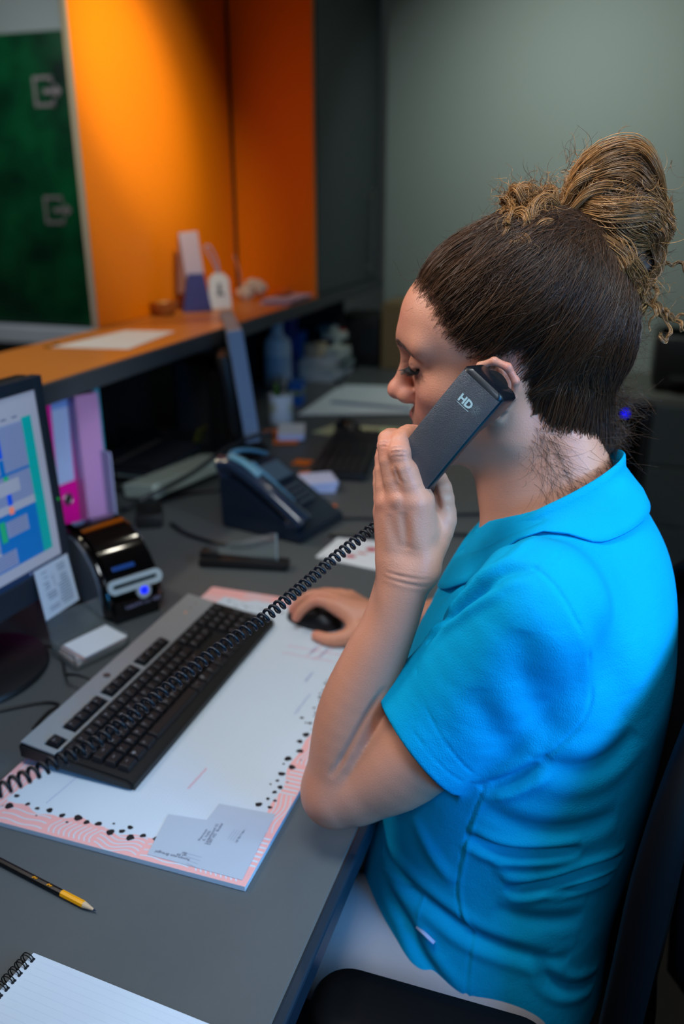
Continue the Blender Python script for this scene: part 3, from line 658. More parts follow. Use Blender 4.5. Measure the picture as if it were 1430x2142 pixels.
        for k, (px, py, r_) in enumerate(pts):
            c = Zp(px, py, z); s = r_*.00062; n = 9
            vs = [b.verts.new((c[0]+s*1.0*math.cos(a)*(1+.22*math.sin(a*3+k)), c[1]+s*.9*math.sin(a)*(1+.2*math.cos(a*2+k*2)), z+.0002)) for a in [2*math.pi*i/n for i in range(n)]]
            b.faces.new(vs)
        for k in range(62):    # far border and under the keyboard
            x = x1-.035-rnd.random()*.02 if k < 34 else x1-.04-(k-34)*.010; y = (y0+.30+k*.0095) if k < 34 else y1-.042-rnd.random()*.018; s = .0012+.002*rnd.random()
            vs = [b.verts.new((x+s*math.cos(a), y+s*.8*math.sin(a), z+.0002)) for a in [2*math.pi*i/8 for i in range(8)]]; b.faces.new(vs)
    part('ink_blots', blots, mat('black_ink', (18, 14, 22), .6), t, world=True, kind='stuff')
    def dots(b):
        i = 0
        for i in range(62):
            for j in range(108):
                x = x1-.055-i*.0050; y = y0+.062+j*.0050
                if y > y1-.06 or x < x0+.08: continue
                s = .00042; quad(b, (x-s, y, z+.0001), (x, y-s, z+.0001), (x+s, y, z+.0001), (x, y+s, z+.0001))
    part('dot_grid', dots, mat('mint_dots', (96, 190, 186), .7), t, world=True, kind='stuff')
    # printed grid box and handwriting near the mouse
    def hand(b):
        def line(p, q, w_=.0009): stroke(b, [p, q], w_)
        def scribble(p, d, n, amp):
            d = Vector(d); n_ = Vector((-d.y, d.x)).normalized(); stroke(b, [Vector(p)+d*(i/n)+n_*amp*math.sin(i*2.1)*(.4+.6*abs(math.sin(i*.7))) for i in range(n+1)], .0009)
        a = Zp(393, 1650, z); c = Zp(432, 1607, z)
        scribble((a[0], a[1]), (c[0]-a[0], c[1]-a[1]), 34, .0022)
        for (px, py, qx, qy) in ((590, 1365, 700, 1385), (600, 1350, 720, 1372), (640, 1372, 705, 1330), (655, 1380, 722, 1340)):
            p_, q_ = Zp(px, py, z), Zp(qx, qy, z); scribble((p_[0], p_[1]), (q_[0]-p_[0], q_[1]-p_[1]), 40, .0025)
    part('red_handwriting', hand, mat('red_ink', (222, 110, 132), .7), t, world=True, kind='stuff')
    def hand2(b):
        for (px, py, qx, qy) in ((616, 1494, 648, 1452), (638, 1426, 654, 1406), (648, 1368, 662, 1352), (668, 1376, 690, 1350)):
            p_, q_ = Zp(px, py, z), Zp(qx, qy, z); d = Vector((q_[0]-p_[0], q_[1]-p_[1])); n_ = Vector((-d.y, d.x)).normalized()
            stroke(b, [Vector((p_[0], p_[1]))+d*(i/30)+n_*.0026*math.sin(i*2.3)*(.4+.6*abs(math.sin(i*.9))) for i in range(31)], .0009)
        p_, q_ = Zp(97, 1680, z), Zp(165, 1622, z)
        for k in range(14): a = Vector(p_[:2]).lerp(Vector(q_[:2]), k/14); c = Vector(p_[:2]).lerp(Vector(q_[:2]), (k+.7)/14); stroke(b, [a, c], .0009)
    part('blue_handwriting', hand2, mat('blue_ink', (120, 132, 190), .7), t, world=True, kind='stuff')
    return z, stroke
pz, stroke = desk_pad()
# stacked loose envelope sheets in the near corner of the pad
M_ENV = mat('envelope_paper', (186, 198, 214), .55, alpha=.86)
ea = [Zp(*p, pz) for p in ((308, 1788), (352, 1704), (432, 1716), (458, 1682), (576, 1704), (506, 1842))]
ev = thing('printed_sheet', 'thin grey printed sheet lying over the near corner of the desk pad', 'paper', (ea[0][0], ea[0][1], pz+.0002))
part('sheet', sheet_fn(ea, pz+.0004, .0004), M_ENV, ev, world=True)
def etxt(b):
    zt_ = pz+.00105
    def T_(s, px, py, qx, qy, size):
        p_, q_ = Zp(px, py, pz), Zp(qx, qy, pz); d = Vector((q_[0]-p_[0], q_[1]-p_[1], 0)); n_ = Vector((-d.y, d.x, 0))
        add_text(b, s, size, basis(((p_[0]+q_[0])/2, (p_[1]+q_[1])/2, zt_), d, n_))
    T_('Mevrouw', 418, 1757, 430, 1739, .0052); T_('A. Veltb', 427, 1758, 437, 1742, .0052); T_('Lindenheuvel 62', 434, 1760, 451, 1731, .0052); T_('5387 HD  Boekel', 441, 1761, 460, 1731, .0052)
    T_('hoven-van Breugel', 384, 1797, 336, 1785, .0058); T_('tel 99', 388, 1791, 372, 1788, .005); T_('del', 390, 1787, 382, 1785, .005)
    T_('ref. Re 1 een', 493, 1765, 511, 1737, .0042)
part('lettering', etxt, mat('grey_print_dark', (78, 86, 106), .7), ev, world=True, kind='stuff')
def efaint(b):
    for k in range(4):
        p_, q_ = Zp(476+5*k, 1757+k*2, pz), Zp(492+5*k, 1735+k*2, pz); stroke(b, [Vector(p_[:2]), Vector(q_[:2])], .0006)
        p_, q_ = Zp(390, 1786+7*k, pz), Zp(422-4*k, 1795+7*k, pz); stroke(b, [Vector(p_[:2]), Vector(q_[:2])], .0007)
    for v in b.verts: v.co.z = pz+.0010
part('faint_lines', efaint, mat('faint_print', (150, 162, 182), .7), ev, world=True, kind='stuff')

# ================================================================ pencil
pa, pb_ = Zp(-60, 1776), Zp(201, 1912)
pd = Vector((pb_[0]-pa[0], pb_[1]-pa[1], 0)); 
pn = thing('pencil', 'black and yellow pencil with sharpened tip lying on the bare desk', 'pencil', (pb_[0], pb_[1], .7435+.001))
pdn = pd.normalized(); tip = Vector((pb_[0], pb_[1], .7445)); 
part('black_barrel', lambda b: tube(b, [tip-pdn*.175, tip-pdn*.0485], .0037, 8), mat('pencil_black', (12, 12, 14), .3), pn, world=True)
part('yellow_barrel', lambda b: tube(b, [tip-pdn*.0485, tip-pdn*.0165], .0038, 8), mat('pencil_yellow', (250, 170, 0), .35), pn, world=True)
part('wood_cone', lambda b: tube(b, [tip-pdn*.0165, tip-pdn*.003], [.0036, .0011], 12), mat('pencil_wood', (206, 176, 142), .6), pn, world=True)
part('lead', lambda b: tube(b, [tip-pdn*.003, tip], [.0011, .0004], 10), mat('pencil_lead', (40, 50, 70), .3), pn, world=True)
def pmark(b):
    pn_ = Vector((0, 0, 1)).cross(pdn)
    for s in (.0660, .0880):
        c = tip-pdn*s+Vector((0, 0, .0037))+Vector((.0004, -.0012, 0))
        tube(b, [c-pdn*.003-pn_*.0010, c-pdn*.001+pn_*.0012, c+pdn*.001-pn_*.0004, c+pdn*.003+pn_*.0010], .0008, 6)
part('printed_marks', pmark, mat('orange_print', (236, 150, 10), .4), pn, world=True)

# ================================================================ spiral notebook
def notebook():
    c0, c1, c2 = Zp(70, 1992, .750), Zp(460, 2150, .750), Zp(-10, 2080, .750)
    u = Vector((c1[0]-c0[0], c1[1]-c0[1], 0)).normalized(); v = Vector((u.y, -u.x, 0))     # u: along the far edge; v: towards the camera
    if v.y > 0: v = -v
    o0 = Vector((c0[0], c0[1], .741))
    t = thing('spiral_notebook', 'white spiral notebook with black wire binding at the near left corner', 'notebook', tuple(o0))
    def slab(b, u0, u1, v0, v1, z0, z1):
        vs = [b.verts.new(o0+u*a+v*c_+Vector((0, 0, h))) for h in (z0, z1) for a, c_ in ((u0, v0), (u1, v0), (u1, v1), (u0, v1))]
        for f in ((0, 3, 2, 1), (4, 5, 6, 7), (0, 1, 5, 4), (1, 2, 6, 5), (2, 3, 7, 6), (3, 0, 4, 7)): b.faces.new([vs[i] for i in f])
    part('pages', lambda b: slab(b, 0, .21, 0, .148, .0015, .0085), mat('notebook_paper', (206, 218, 232), .7), t, world=True)
    part('back_cover', lambda b: slab(b, -.002, .212, -.001, .149, 0, .0014), mat('grey_board', (90, 96, 104), .6), t, world=True)
    def rules(b):
        for k in range(20): slab(b, .012, .205, .006+k*.007, .0063+k*.007, .0085, .00858)
    part('ruled_lines', rules, mat('faint_rule', (196, 208, 224), .7), t, world=True, kind='stuff')
    part('holes', lambda b: [cyl(b, o0+u*.0055+v*(.006+k*.0085+w_)+Vector((0, 0, .0083)), o0+u*.0055+v*(.006+k*.0085+w_)+Vector((0, 0, .0088)), .0016, seg=8) for k in range(16) for w_ in (0, .0026)], mat('hole_dark', (40, 44, 54), .8), t, world=True, kind='stuff')
    for k in range(16):
        def loop(b):
            for w_ in (0, .0026):
                c = o0+v*(.006+k*.0085+w_)+u*-.001+Vector((0, 0, .0065))
                tube(b, [c+u*(.0072*math.cos(a))+Vector((0, 0, .0072*math.sin(a))) for a in [R(-10+i*20) for i in range(14)]], .0006, 6)
        part('wire_loop', loop, mat('black_wire', (18, 18, 20), .35, metal=.4), t, world=True, smooth='all')
notebook()
# ================================================================ mouse (right hand)
MX, MY = -.232, 1.213
def mouse_fn(L_, W_, H_):
    def f(b):
        n, m = 20, 16
        g = []
        for i in range(n+1):
            u = -1+2*i/n; row = []
            for j in range(m):
                a = 2*math.pi*j/m; s = math.sqrt(max(0, 1-abs(u)**2.6)); hh = H_*(1-.35*(u+.15)**2)
                y = math.cos(a)*W_/2*s*(1-.06*u); z = math.sin(a); z = hh*s**.8*z if z > 0 else 0
                row.append(b.verts.new((u*L_/2, y, .001+z)))
            g.append(row)
        for i in range(n):
            for j in range(m): 
                try: b.faces.new((g[i][j], g[i][(j+1) % m], g[i+1][(j+1) % m], g[i+1][j]))
                except ValueError: pass
        bmesh.ops.remove_doubles(b, verts=b.verts, dist=.0003)
    return f
def make_mouse(loc, rz, label, L_=.108, W_=.060, H_=.037):
    t = thing('computer_mouse', label, 'mouse', loc, rz)
    part('shell', mouse_fn(L_, W_, H_), mat('mouse_black', (16, 17, 20), .38), t, smooth=True, ang=70)
    part('scroll_wheel', lambda b: (cyl(b, (L_*.24, -.003, H_*.86), (L_*.24, .003, H_*.86), .007, seg=16)), mat('dark_rubber', (40, 40, 42), .6), t, smooth=True)
    part('button_seam', lambda b: tube(b, [(L_*.06+k*.006, 0, .0012+H_*(1-.35*((L_*.06+k*.006)/(L_/2)+.15)**2)*max(0, 1-abs((L_*.06+k*.006)/(L_/2))**2.6)**.9) for k in range(6)], .0005, 5), DARK, t)
    return t
make_mouse((MX, MY, pz-.0005), R(168), 'black mouse under the right hand on the desk pad')

# ================================================================ desk phone of the next workplace
M_BLUEBLK = mat('blue_black_plastic', (20, 32, 50), .28, coat=.3)
def desk_phone():
    t = thing('desk_telephone', 'blue-black desk telephone with its handset on the cradle behind the keyboard', 'telephone', (-.475, 1.645, .741), R(-12))
    # local: front (low side) towards +x, y = width, handset on the near (-y) side
    def wedge(b):
        prism(b, [(-.10, 0), (.115, 0), (.118, .016), (.06, .045), (-.055, .118), (-.085, .125), (-.105, .11)], -.085, .095, 'y')
        bmesh.ops.bevel(b, geom=list(b.edges), offset=.005, segments=2, affect='EDGES')
    part('body', wedge, M_BLUEBLK, t, smooth=True)
    Tm = Matrix.Translation((.012, .035, .078)) @ Euler((0, R(32), 0)).to_matrix().to_4x4()
    part('display', lambda b: (box(b, (-.055, .0, .002), (.055, .085, .004), .002), bmesh.ops.transform(b, matrix=Tm, verts=b.verts)), mat('phone_screen', (70, 90, 110), .15, coat=.5), t)
    for i in range(4):
        for j in range(3):
            part('button', lambda b: (box(b, (.0+i*.016, -.022+j*.02, .004), (.011, .014, .006), .0015), bmesh.ops.transform(b, matrix=Tm, verts=b.verts)), mat('button_grey', (60, 70, 84), .4), t)
    def handset(b):
        pts = smooth_path([(.108, -.062, .040), (.085, -.063, .058), (.03, -.064, .094), (-.03, -.064, .128), (-.075, -.063, .146), (-.102, -.062, .142)], 6)
        n = len(pts); tube(b, pts, [.025+.005*abs(2*i/(n-1)-1)**3 for i in range(n)], 16, flat=.72)
        cyl(b, (.092, -.062, .050), (.078, -.062, .028), .020, .022); cyl(b, (-.082, -.062, .142), (-.094, -.062, .118), .020, .022)
    part('body_glint', lambda b: tube(b, smooth_path([(.06, -.030, .070), (.0, -.030, .110), (-.05, -.030, .142)], 6), .007, 10), mat('blue_glint', (64, 126, 168), .3, coat=.5), t, smooth='all')  # pale blue tube that paints a highlight on the phone body
    hs_ = part('handset', handset, mat('handset_blue', (30, 46, 70), .22, coat=.6), t, smooth=True, ang=60)
    part('handset_glint', lambda b: tube(b, smooth_path([(.0, -.066, .132), (-.04, -.067, .155), (-.080, -.067, .166)], 6), .0125, 12, flat=.5), mat('handset_glint_blue', (98, 150, 176), .25, coat=.5), hs_, smooth='all')  # highlight along the handset, set in as a paler tube
    part('top_glint', lambda b: tube(b, smooth_path([(-.095, .09, .128), (-.105, .03, .150), (-.10, -.03, .160), (-.08, -.08, .150)], 6), .009, 12, flat=.6), mat('blue_glint', (64, 126, 168), .3, coat=.5), t, smooth='all')  # pale tube standing in for the blue highlight along the top
    part('stand', lambda b: prism(b, [(-.09, 0), (-.03, 0), (-.07, .10), (-.10, .10)], -.07, .08, 'y'), BLACK, t)
desk_phone()
solo('telephone_cable', lambda b: tube(b, smooth_path([(-.34, 1.60, .745), (-.29, 1.61, .745), (-.22, 1.64, .745), (-.14, 1.68, .745), (-.05, 1.70, .745)], 8), .004, 8), BLACK, 'thick black cable running right from the desk telephone', 'cable', smooth='all', loc=(-.34, 1.6, .741))
solo('telephone_cable', lambda b: tube(b, smooth_path([(-.37, 1.70, .745), (-.31, 1.72, .745), (-.22, 1.75, .745), (-.13, 1.80, .745), (-.04, 1.84, .745)], 8), .0035, 8), BLACK, 'farther thin black cable beside the desk telephone', 'cable', smooth='all', loc=(-.37, 1.7, .741))

# ---- acrylic sign holder with black foot
sh0, sh1 = Zp(418, 1183), Zp(603, 1193)
sg = thing('acrylic_sign_stand', 'small sloping clear acrylic stand on a black foot between label printer and desk telephone', 'stand', ((sh0[0]+sh1[0])/2, (sh0[1]+sh1[1])/2, .741))
sdir = Vector((sh1[0]-sh0[0], sh1[1]-sh0[1], 0)); sa = math.atan2(sdir.y, sdir.x); sl = sdir.length
sg.rotation_euler = (0, 0, sa)
part('foot', lambda b: (box(b, (0, .005, .009), (sl, .032, .018), .003), box(b, (-sl*.40, .01, .022), (.035, .028, .018), .003)), BLACK, sg, smooth=True)
part('acrylic_plate', lambda b: prism(b, [(-sl*.46, .028), (sl*.38, .018), (sl*.36, .075), (sl*.30, .074), (-sl*.2, .046)], .004, .0065, 'y'), CLEAR, sg)
part('plate_edge', lambda b: box(b, (sl*.37, .005, .046), (.002, .003, .056), .0005), mat('pale_edge', (170, 190, 200), .2), sg)

# ---- business card with red shape
bcq = [Zp(*p) for p in ((660, 1166), (706, 1126), (860, 1140), (800, 1196))]
t = thing('printed_card', 'white card with red shapes and writing lying on the desk beside the raised hand', 'card', (bcq[0][0], bcq[0][1], .741))
part('card', sheet_fn(bcq, .7403, .0012), WHITE, t, world=True)
def redshape(b):
    for (px, py, a_, c_) in ((733, 1163, .012, .006), (777, 1149, .013, .008), (757, 1157, .012, .003)):
        c = Zp(px, py, .742); vs = [b.verts.new((c[0]+a_*math.cos(k*math.pi/8), c[1]+c_*math.sin(k*math.pi/8)*1.4, .7417)) for k in range(16)]; b.faces.new(vs)
part('red_print', redshape, mat('red_print', (190, 60, 74), .6), t, world=True)
part('grey_lettering', lambda b: add_text(b, 'C', .024, basis(tuple(Zp(682, 1166, .742)), (.5, .8, 0), (-.8, .5, 0))), mat('grey_lettering', (120, 128, 134), .5), t, world=True)

# ---- note block, orange notes
nb_ = [Zp(*p) for p in ((640, 1045), (628, 1018), (700, 1000), (730, 1018))]
cN = Zp(680, 1030)
for k in range(3):
    ob = solo('note_block', lambda b: box(b, (0, 0, 0), (.088, .088, .0085), .0008), mat('lilac_white_paper', (196, 204, 240), .7), ['lowest block of white notes beside the desk telephone', 'middle block of white notes beside the desk telephone', 'topmost block of white notes beside the desk telephone'][k], 'notepad', group='blocks of white notes beside the telephone')
    ob.location = (cN[0]-.03, cN[1]+.03, .7445+k*.0088); ob.rotation_euler = (0, 0, R(20+6*k))
M_ON = mat('orange_note', (236, 120, 30), .6)
for i, (px, py, s, rz, lb) in enumerate(((680, 1063, .05, 10, 'orange sticky note in front of the white note blocks'), (652, 995, .062, 30, 'orange sticky note behind the white note blocks'), (632, 970, .05, 0, 'orange sticky note halfway between telephone and mug'), (598, 925, .075, 20, 'orange sheet lying near the foot of the mug'), (575, 908, .06, 50, 'orange sheet half under the white booklet'))):
    c = Zp(px, py); ob = solo('sticky_note', lambda b: box(b, (0, 0, 0), (s, s, .0012), .0003), M_ON, lb, 'sticky note', group='orange notes on the desk'); ob.location = (c[0], c[1], .7412+.0013*i); ob.rotation_euler = (0, 0, R(rz))

# ---- second keyboard and mouse
def kb2():
    c0, c1 = Zp(668, 905), Zp(775, 1012)
    t = thing('keyboard', 'all-black keyboard at the next workplace beyond the telephone', 'keyboard', (-.485, 2.19, .741), R(100))
    part('case', lambda b: box(b, (0, 0, .010), (.44, .15, .018), .005), BLACK, t, smooth=True)
    def keys(b):
        for r_ in range(6):
            for k in range(22):
                if k in (15, 18): continue
                box(b, (-.205+k*.0195, -.058+r_*.0215+(.004 if r_ == 5 else 0), .023), (.0165, .0165, .007), .0015, 1)
    part('keys', keys, mat('key_plastic_far', (34, 34, 38), .35), t, kind='stuff')
kb2()
m2 = Zp(722, 902); make_mouse((m2[0], m2[1]+.02, .741), R(150), 'black mouse beyond the all-black keyboard', .105, .062, .036)

# ---- open papers at the far workplace
def papers():
    P_ = [((622, 870), (706, 812), (862, 834), (868, 866), 'large white form lying open on the far desk'),
          ((690, 838), (720, 806), (850, 810), (875, 842), 'white form partly covered, nearest to the back wall')]
    for k, (a, b_, c, d, lb) in enumerate(P_):
        pts = [Zp(*p) for p in (a, b_, c, d)]
        solo('paper_form', sheet_fn(pts, .7405+.002*(1-k), .0018), mat('form_paper', (214, 226, 232), .7), lb, 'paper', group='white forms on the far desk', loc=(pts[0][0], pts[0][1], .741))
    pts = [Zp(*p) for p in ((690, 846), (694, 842), (860, 856), (860, 861))]
    solo('blue_ruler', sheet_fn(pts, .7445, .003), mat('pale_blue_strip', (96, 124, 158), .4), 'pale blue ruler strip lying across the white forms', 'ruler', loc=(pts[0][0], pts[0][1], .7445))
    pts = [Zp(*p) for p in ((652, 905), (700, 888), (800, 896), (780, 925))]
    solo('yellow_form', sheet_fn(pts, .7405, .0012), mat('pale_yellow_paper', (178, 184, 150), .7), 'pale yellow sheet under the far black mouse', 'paper', loc=(pts[0][0], pts[0][1], .741))
    pts = [Zp(*p) for p in ((752, 925), (800, 895), (860, 900), (815, 938))]
    solo('green_form', sheet_fn(pts, .7419, .0012), mat('pale_green_paper', (160, 178, 140), .7), 'pale green sheet with blue edge beside the all-black keyboard', 'paper', loc=(pts[0][0], pts[0][1], .741))
    pts = [Zp(*p) for p in ((778, 936), (826, 910), (830, 914), (784, 941))]
    solo('blue_pen', sheet_fn(pts, .7435, .006), mat('blue_pen_plastic', (50, 52, 150), .4), 'blue pen lying on the pale green sheet', 'pen', loc=(pts[0][0], pts[0][1], .7435))
papers()

# ---- mug with pens, bottle, blue boxes, boxes and books
mg = Zp(588, 886)
mug = thing('pen_mug', 'white mug printed yellow full of green and dark pens on the far desk', 'mug', (mg[0], mg[1], .741))
mgx, mgy = mg[0], mg[1]
mb_ = part('mug_body', lambda b: lathe(b, [(.036, 0), (.039, .004), (.039, .098), (.036, .098), (.035, .01), (.0001, .008)], seg=28), mat('white_ceramic', (236, 240, 244), .25), mug, smooth=True)
part('yellow_print', lambda b: [b.faces.new([b.verts.new((.0393*math.cos(a), .0393*math.sin(a), z)) for a, z in ((a0, z0), (a0+.35, z0), (a0+.35, z0+.03), (a0, z0+.03))]) for a0, z0 in ((3.9, .04), (4.3, .045), (5.9, .04))], mat('yellow_print', (178, 170, 40), .5), mug)
part('handle', lambda b: tube(b, smooth_path([(0, .037, .08), (0, .060, .075), (0, .066, .05), (0, .055, .025), (0, .037, .02)], 6), .005, 8), mat('white_ceramic', (236, 240, 244), .25), mug, smooth='all')
for k, (cx, cy, col, h_) in enumerate(((0, 0, (20, 60, 50), .16), (.015, .01, (14, 14, 18), .15), (-.015, .012, (90, 150, 40), .13), (.005, -.018, (12, 40, 34), .145), (-.012, -.014, (10, 14, 16), .155), (.02, -.008, (20, 90, 70), .12))):
    solo('pen', lambda b: tube(b, [(cx*.6, cy*.6, .010), (cx*1.5, cy*1.5, h_-.012), (cx*1.55, cy*1.55, h_)], [.0042, .0048, .002], 8), mat('pen_%d' % k, col, .35), ['dark green pen in the middle of the white mug', 'black pen at the right back of the white mug', 'lime green pen in the white mug', 'dark teal pen at the front of the white mug', 'tall black pen at the left of the white mug', 'short bright teal pen in the white mug'][k], 'pen', group='pens in the white mug', smooth=True).location = (mgx, mgy, .741)
bt = Zp(572, 812)
bot = thing('white_bottle', 'white plastic spray bottle standing behind the pen mug', 'bottle', (bt[0], bt[1]+.05, .741)); bot.scale = (1.1, 1.1, 1.1)
part('body', lambda b: lathe(b, [(.0001, 0), (.044, 0), (.048, .006), (.048, .14), (.044, .165), (.022, .185), (.019, .20), (.0001, .20)], seg=28), mat('white_bottle_plastic', (240, 242, 244), .35), bot, smooth=True)
part('cap', lambda b: lathe(b, [(.022, .198), (.022, .228), (.016, .236), (.0001, .236)], seg=24), mat('pale_cap', (176, 190, 204), .35), bot, smooth=True)
part('label', lambda b: lathe(b, [(.0485, .03), (.0485, .11)], seg=28), mat('bottle_label', (200, 212, 226), .5), bot, smooth=True)
bx_ = Zp(622, 845)
def blue_box(n, loc, s, rz, lb, c1, c2):
    t = thing(n, lb, 'box', loc, rz)
    part('carton', lambda b: box(b, (0, 0, s[2]/2), s, .002), mat('carton_%d%d%d' % c1, c1, .45), t)
    part('print_band', lambda b: box(b, (s[0]/2+.0004, 0, s[2]*.55), (.0008, s[1]*.8, s[2]*.18)), mat('band_%d%d%d' % c2, c2, .5), t)
    part('print_band', lambda b: box(b, (0, -s[1]/2-.0004, s[2]*.55), (s[0]*.8, .0008, s[2]*.18)), mat('band_%d%d%d' % c2, c2, .5), t)
blue_box('blue_carton', (bx_[0], bx_[1], .741), (.05, .075, .085), R(10), 'small blue carton with yellowish band beside the pen mug', (20, 78, 150), (120, 130, 60))
b2_ = Zp(618, 800); blue_box('blue_carton', (b2_[0]-.02, b2_[1]+.10, .741), (.05, .07, .19), R(5), 'tall light blue carton behind the small blue one', (30, 96, 176), (90, 140, 200))
b3_ = Zp(590, 760); blue_box('blue_carton', (-1.06, 3.12, .741), (.10, .08, .27), R(0), 'dark blue carton deepest under the counter behind the bottle', (16, 40, 120), (20, 60, 160))
bk = Zp(690, 790)
for k in range(6):
    col = [(196, 204, 216), (150, 168, 196), (184, 196, 206), (120, 150, 160), (196, 200, 196), (170, 178, 200)][k]
    ob = thing('book', ['lowest white booklet of the stack at the end of the desk', 'blue-grey booklet second from the bottom of the far stack', 'pale booklet third from the bottom of the far stack', 'green-grey booklet in the upper half of the far stack', 'white booklet second from the top of the far stack', 'topmost lilac booklet of the stack at the end of the desk'][k], 'book', (bk[0]-.03+.01*(k % 2), bk[1]+.02, .7412+k*.0155), R(4*(k % 3)-4), group='booklets stacked at the end of the desk')
    part('cover', lambda b: (box(b, (0, 0, .001), (.16, .23, .0018), .0005), box(b, (0, 0, .0138), (.16, .23, .0018), .0005), box(b, (-.0795, 0, .0074), (.0018, .23, .0145), .0005)), mat('book_%d' % k, col, .5), ob)
    part('pages', lambda b: box(b, (.001, 0, .0074), (.152, .224, .011), .0003), mat('page_edge', (206, 204, 192), .8), ob)
def small_box(n, lb, loc, s, col, mark):
    t = thing(n, lb, 'box', loc, R(-10)); part('carton', lambda b: box(b, (0, 0, s[2]/2), s, .0015), mat('c_'+n, col, .6), t)
    part('printed_mark', lambda b: (box(b, (0, -s[1]/2-.0004, s[2]*.55), (s[0]*.45, .0008, s[2]*.35)), box(b, (s[0]/2+.0004, 0, s[2]*.55), (.0008, s[1]*.45, s[2]*.35))), mat('m_'+n, mark, .6), t, kind='stuff')
small_box('beige_box', 'beige small box on the booklet stack', (bk[0]-.045, bk[1]-.045, .8345), (.07, .07, .055), (190, 170, 142), (214, 196, 166))
small_box('white_box', 'white box with a dark symbol standing on top of the booklets', (bk[0]+.0, bk[1]+.06, .8345), (.085, .07, .085), (186, 198, 190), (92, 96, 120))
small_box('flat_white_box', 'low white box beside the beige box on the booklets', (bk[0]+.045, bk[1]-.03, .8345), (.07, .09, .04), (180, 188, 178), (150, 160, 170))
# black holder with white and red thing, cardboard box
bh = thing('black_desk_caddy', 'black desk caddy at the back wall with white roll and red cap', 'caddy', (-.93, 3.36, .741))
part('body', lambda b: (box(b, (0, 0, .075), (.16, .20, .15), .008)), BLACK, bh, smooth=True)
solo('paper_roll', lambda b: (tube(b, [(-.98, 3.36, .919), (-.91, 3.32, .919)], .026, 20)), mat('roll_white', (176, 190, 186), .7), 'white paper roll lying on the black desk caddy', 'roll', smooth=True, loc=(-.945, 3.34, .892))
solo('red_cap', lambda b: (cyl(b, (-.88, 3.33, .8925), (-.88, 3.33, .925), .020, .017)), mat('red_plastic', (170, 24, 30), .4), 'red cap standing on the black desk caddy', 'cap', smooth=True, loc=(-.88, 3.33, .8925))
_bx2 = Yp(797, 700, 3.48)[0]
tp = thing('black_till', 'black boxy device against the back wall between caddy and cardboard box', 'device', (_bx2-.115, 3.61, .741))
part('body', lambda b: box(b, (0, 0, .11), (.20, .22, .22), .012), BLACK, tp, smooth=True)
part('front', lambda b: box(b, (.0, -.112, .12), (.16, .006, .14), .002), mat('dim_grey2', (30, 34, 38), .5), tp)
_bx = Yp(797, 700, 3.48)[0]
cbx = thing('cardboard_box', 'plain brown cardboard box against the back wall beside the face', 'box', (_bx+.18, 3.60, .741))
part('carton', lambda b: box(b, (0, 0, .14), (.36, .24, .28), .003), mat('brown_cardboard', (128, 106, 76), .8), cbx)
part('tape', lambda b: (box(b, (0, 0, .2805), (.36, .05, .001)), box(b, (0, -.1205, .24), (.05, .001, .08))), mat('brown_tape', (150, 124, 84), .4), cbx)
# booklet + white things near the mug
c_ = Zp(592, 905)
ob = thing('white_booklet', 'white folded booklet leaning at the foot of the pen mug', 'booklet', (c_[0]+.045, c_[1]-.04, .7475), R(20))
part('pages', lambda b: box(b, (0, 0, .009), (.08, .13, .018), .001), mat('lilac_white_paper', (196, 204, 240), .7), ob)
part('cover', lambda b: box(b, (0, 0, .0188), (.082, .132, .0012), .0003), WHITE, ob)

# ================================================================ second monitor, seen from its side
def monitor2():
    px, py = Zp(560, 960)[:2]
    wd = Vector((math.cos(R(119)), math.sin(R(119)), 0)); nr = Vector((wd.y, -wd.x, 0))     # width direction, screen normal
    b0 = Vector((-.672, 1.985, .826)); up_ = (Vector((0, 0, 1))*math.cos(R(7))-nr*math.sin(R(7))).normalized(); fn = up_.cross(wd)*-1
    if fn.dot(nr) < 0: fn = -fn
    t = thing('second_monitor', 'tilted silver-edged monitor seen from its side at the next workplace', 'monitor', (b0.x+wd.x*.2, b0.y+wd.y*.2, .741))
    def bx(b, w0, w1, h0, h1, n0, n1, bev=0):
        v = box(b, ((w0+w1)/2, (n0+n1)/2, (h0+h1)/2), (abs(w1-w0), abs(n1-n0), abs(h1-h0)), bev)
        M = Matrix(((wd.x, fn.x, up_.x, b0.x), (wd.y, fn.y, up_.y, b0.y), (wd.z, fn.z, up_.z, b0.z), (0, 0, 0, 1)))
        bmesh.ops.transform(b, matrix=M, verts=[u for u in v if u.is_valid])
    part('side_frame', lambda b: bx(b, -.006, 0, 0, .30, -.036, .004, .002), mat('blue_silver_frame', (128, 148, 178), .4), t, world=True)
    part('frame', lambda b: bx(b, 0, .40, 0, .30, -.034, .004, .002), mat('silver_frame', (110, 122, 142), .4), t, world=True)
    part('screen', lambda b: bx(b, .015, .385, .03, .285, .004, .0055), mat('screen_dim', (90, 110, 150), .3, emit=.25), t, world=True)
    part('back_shell', lambda b: bx(b, .02, .38, .01, .24, -.075, -.034, .02), BLACK, t, world=True, smooth=True)
    part('neck', lambda b: box(b, (b0.x+wd.x*.2-nr.x*.09, b0.y+wd.y*.2-nr.y*.09, .865), (.05, .05, .24), .008), BLACK, t, world=True, smooth=True)
    part('base', lambda b: lathe(b, [(.0001, 0), (.115, 0), (.115, .008), (.03, .016), (.0001, .016)], c=(b0.x+wd.x*.2-nr.x*.07, b0.y+wd.y*.2-nr.y*.07, .7405), seg=36), BLACK, t, world=True, smooth=True)
monitor2()
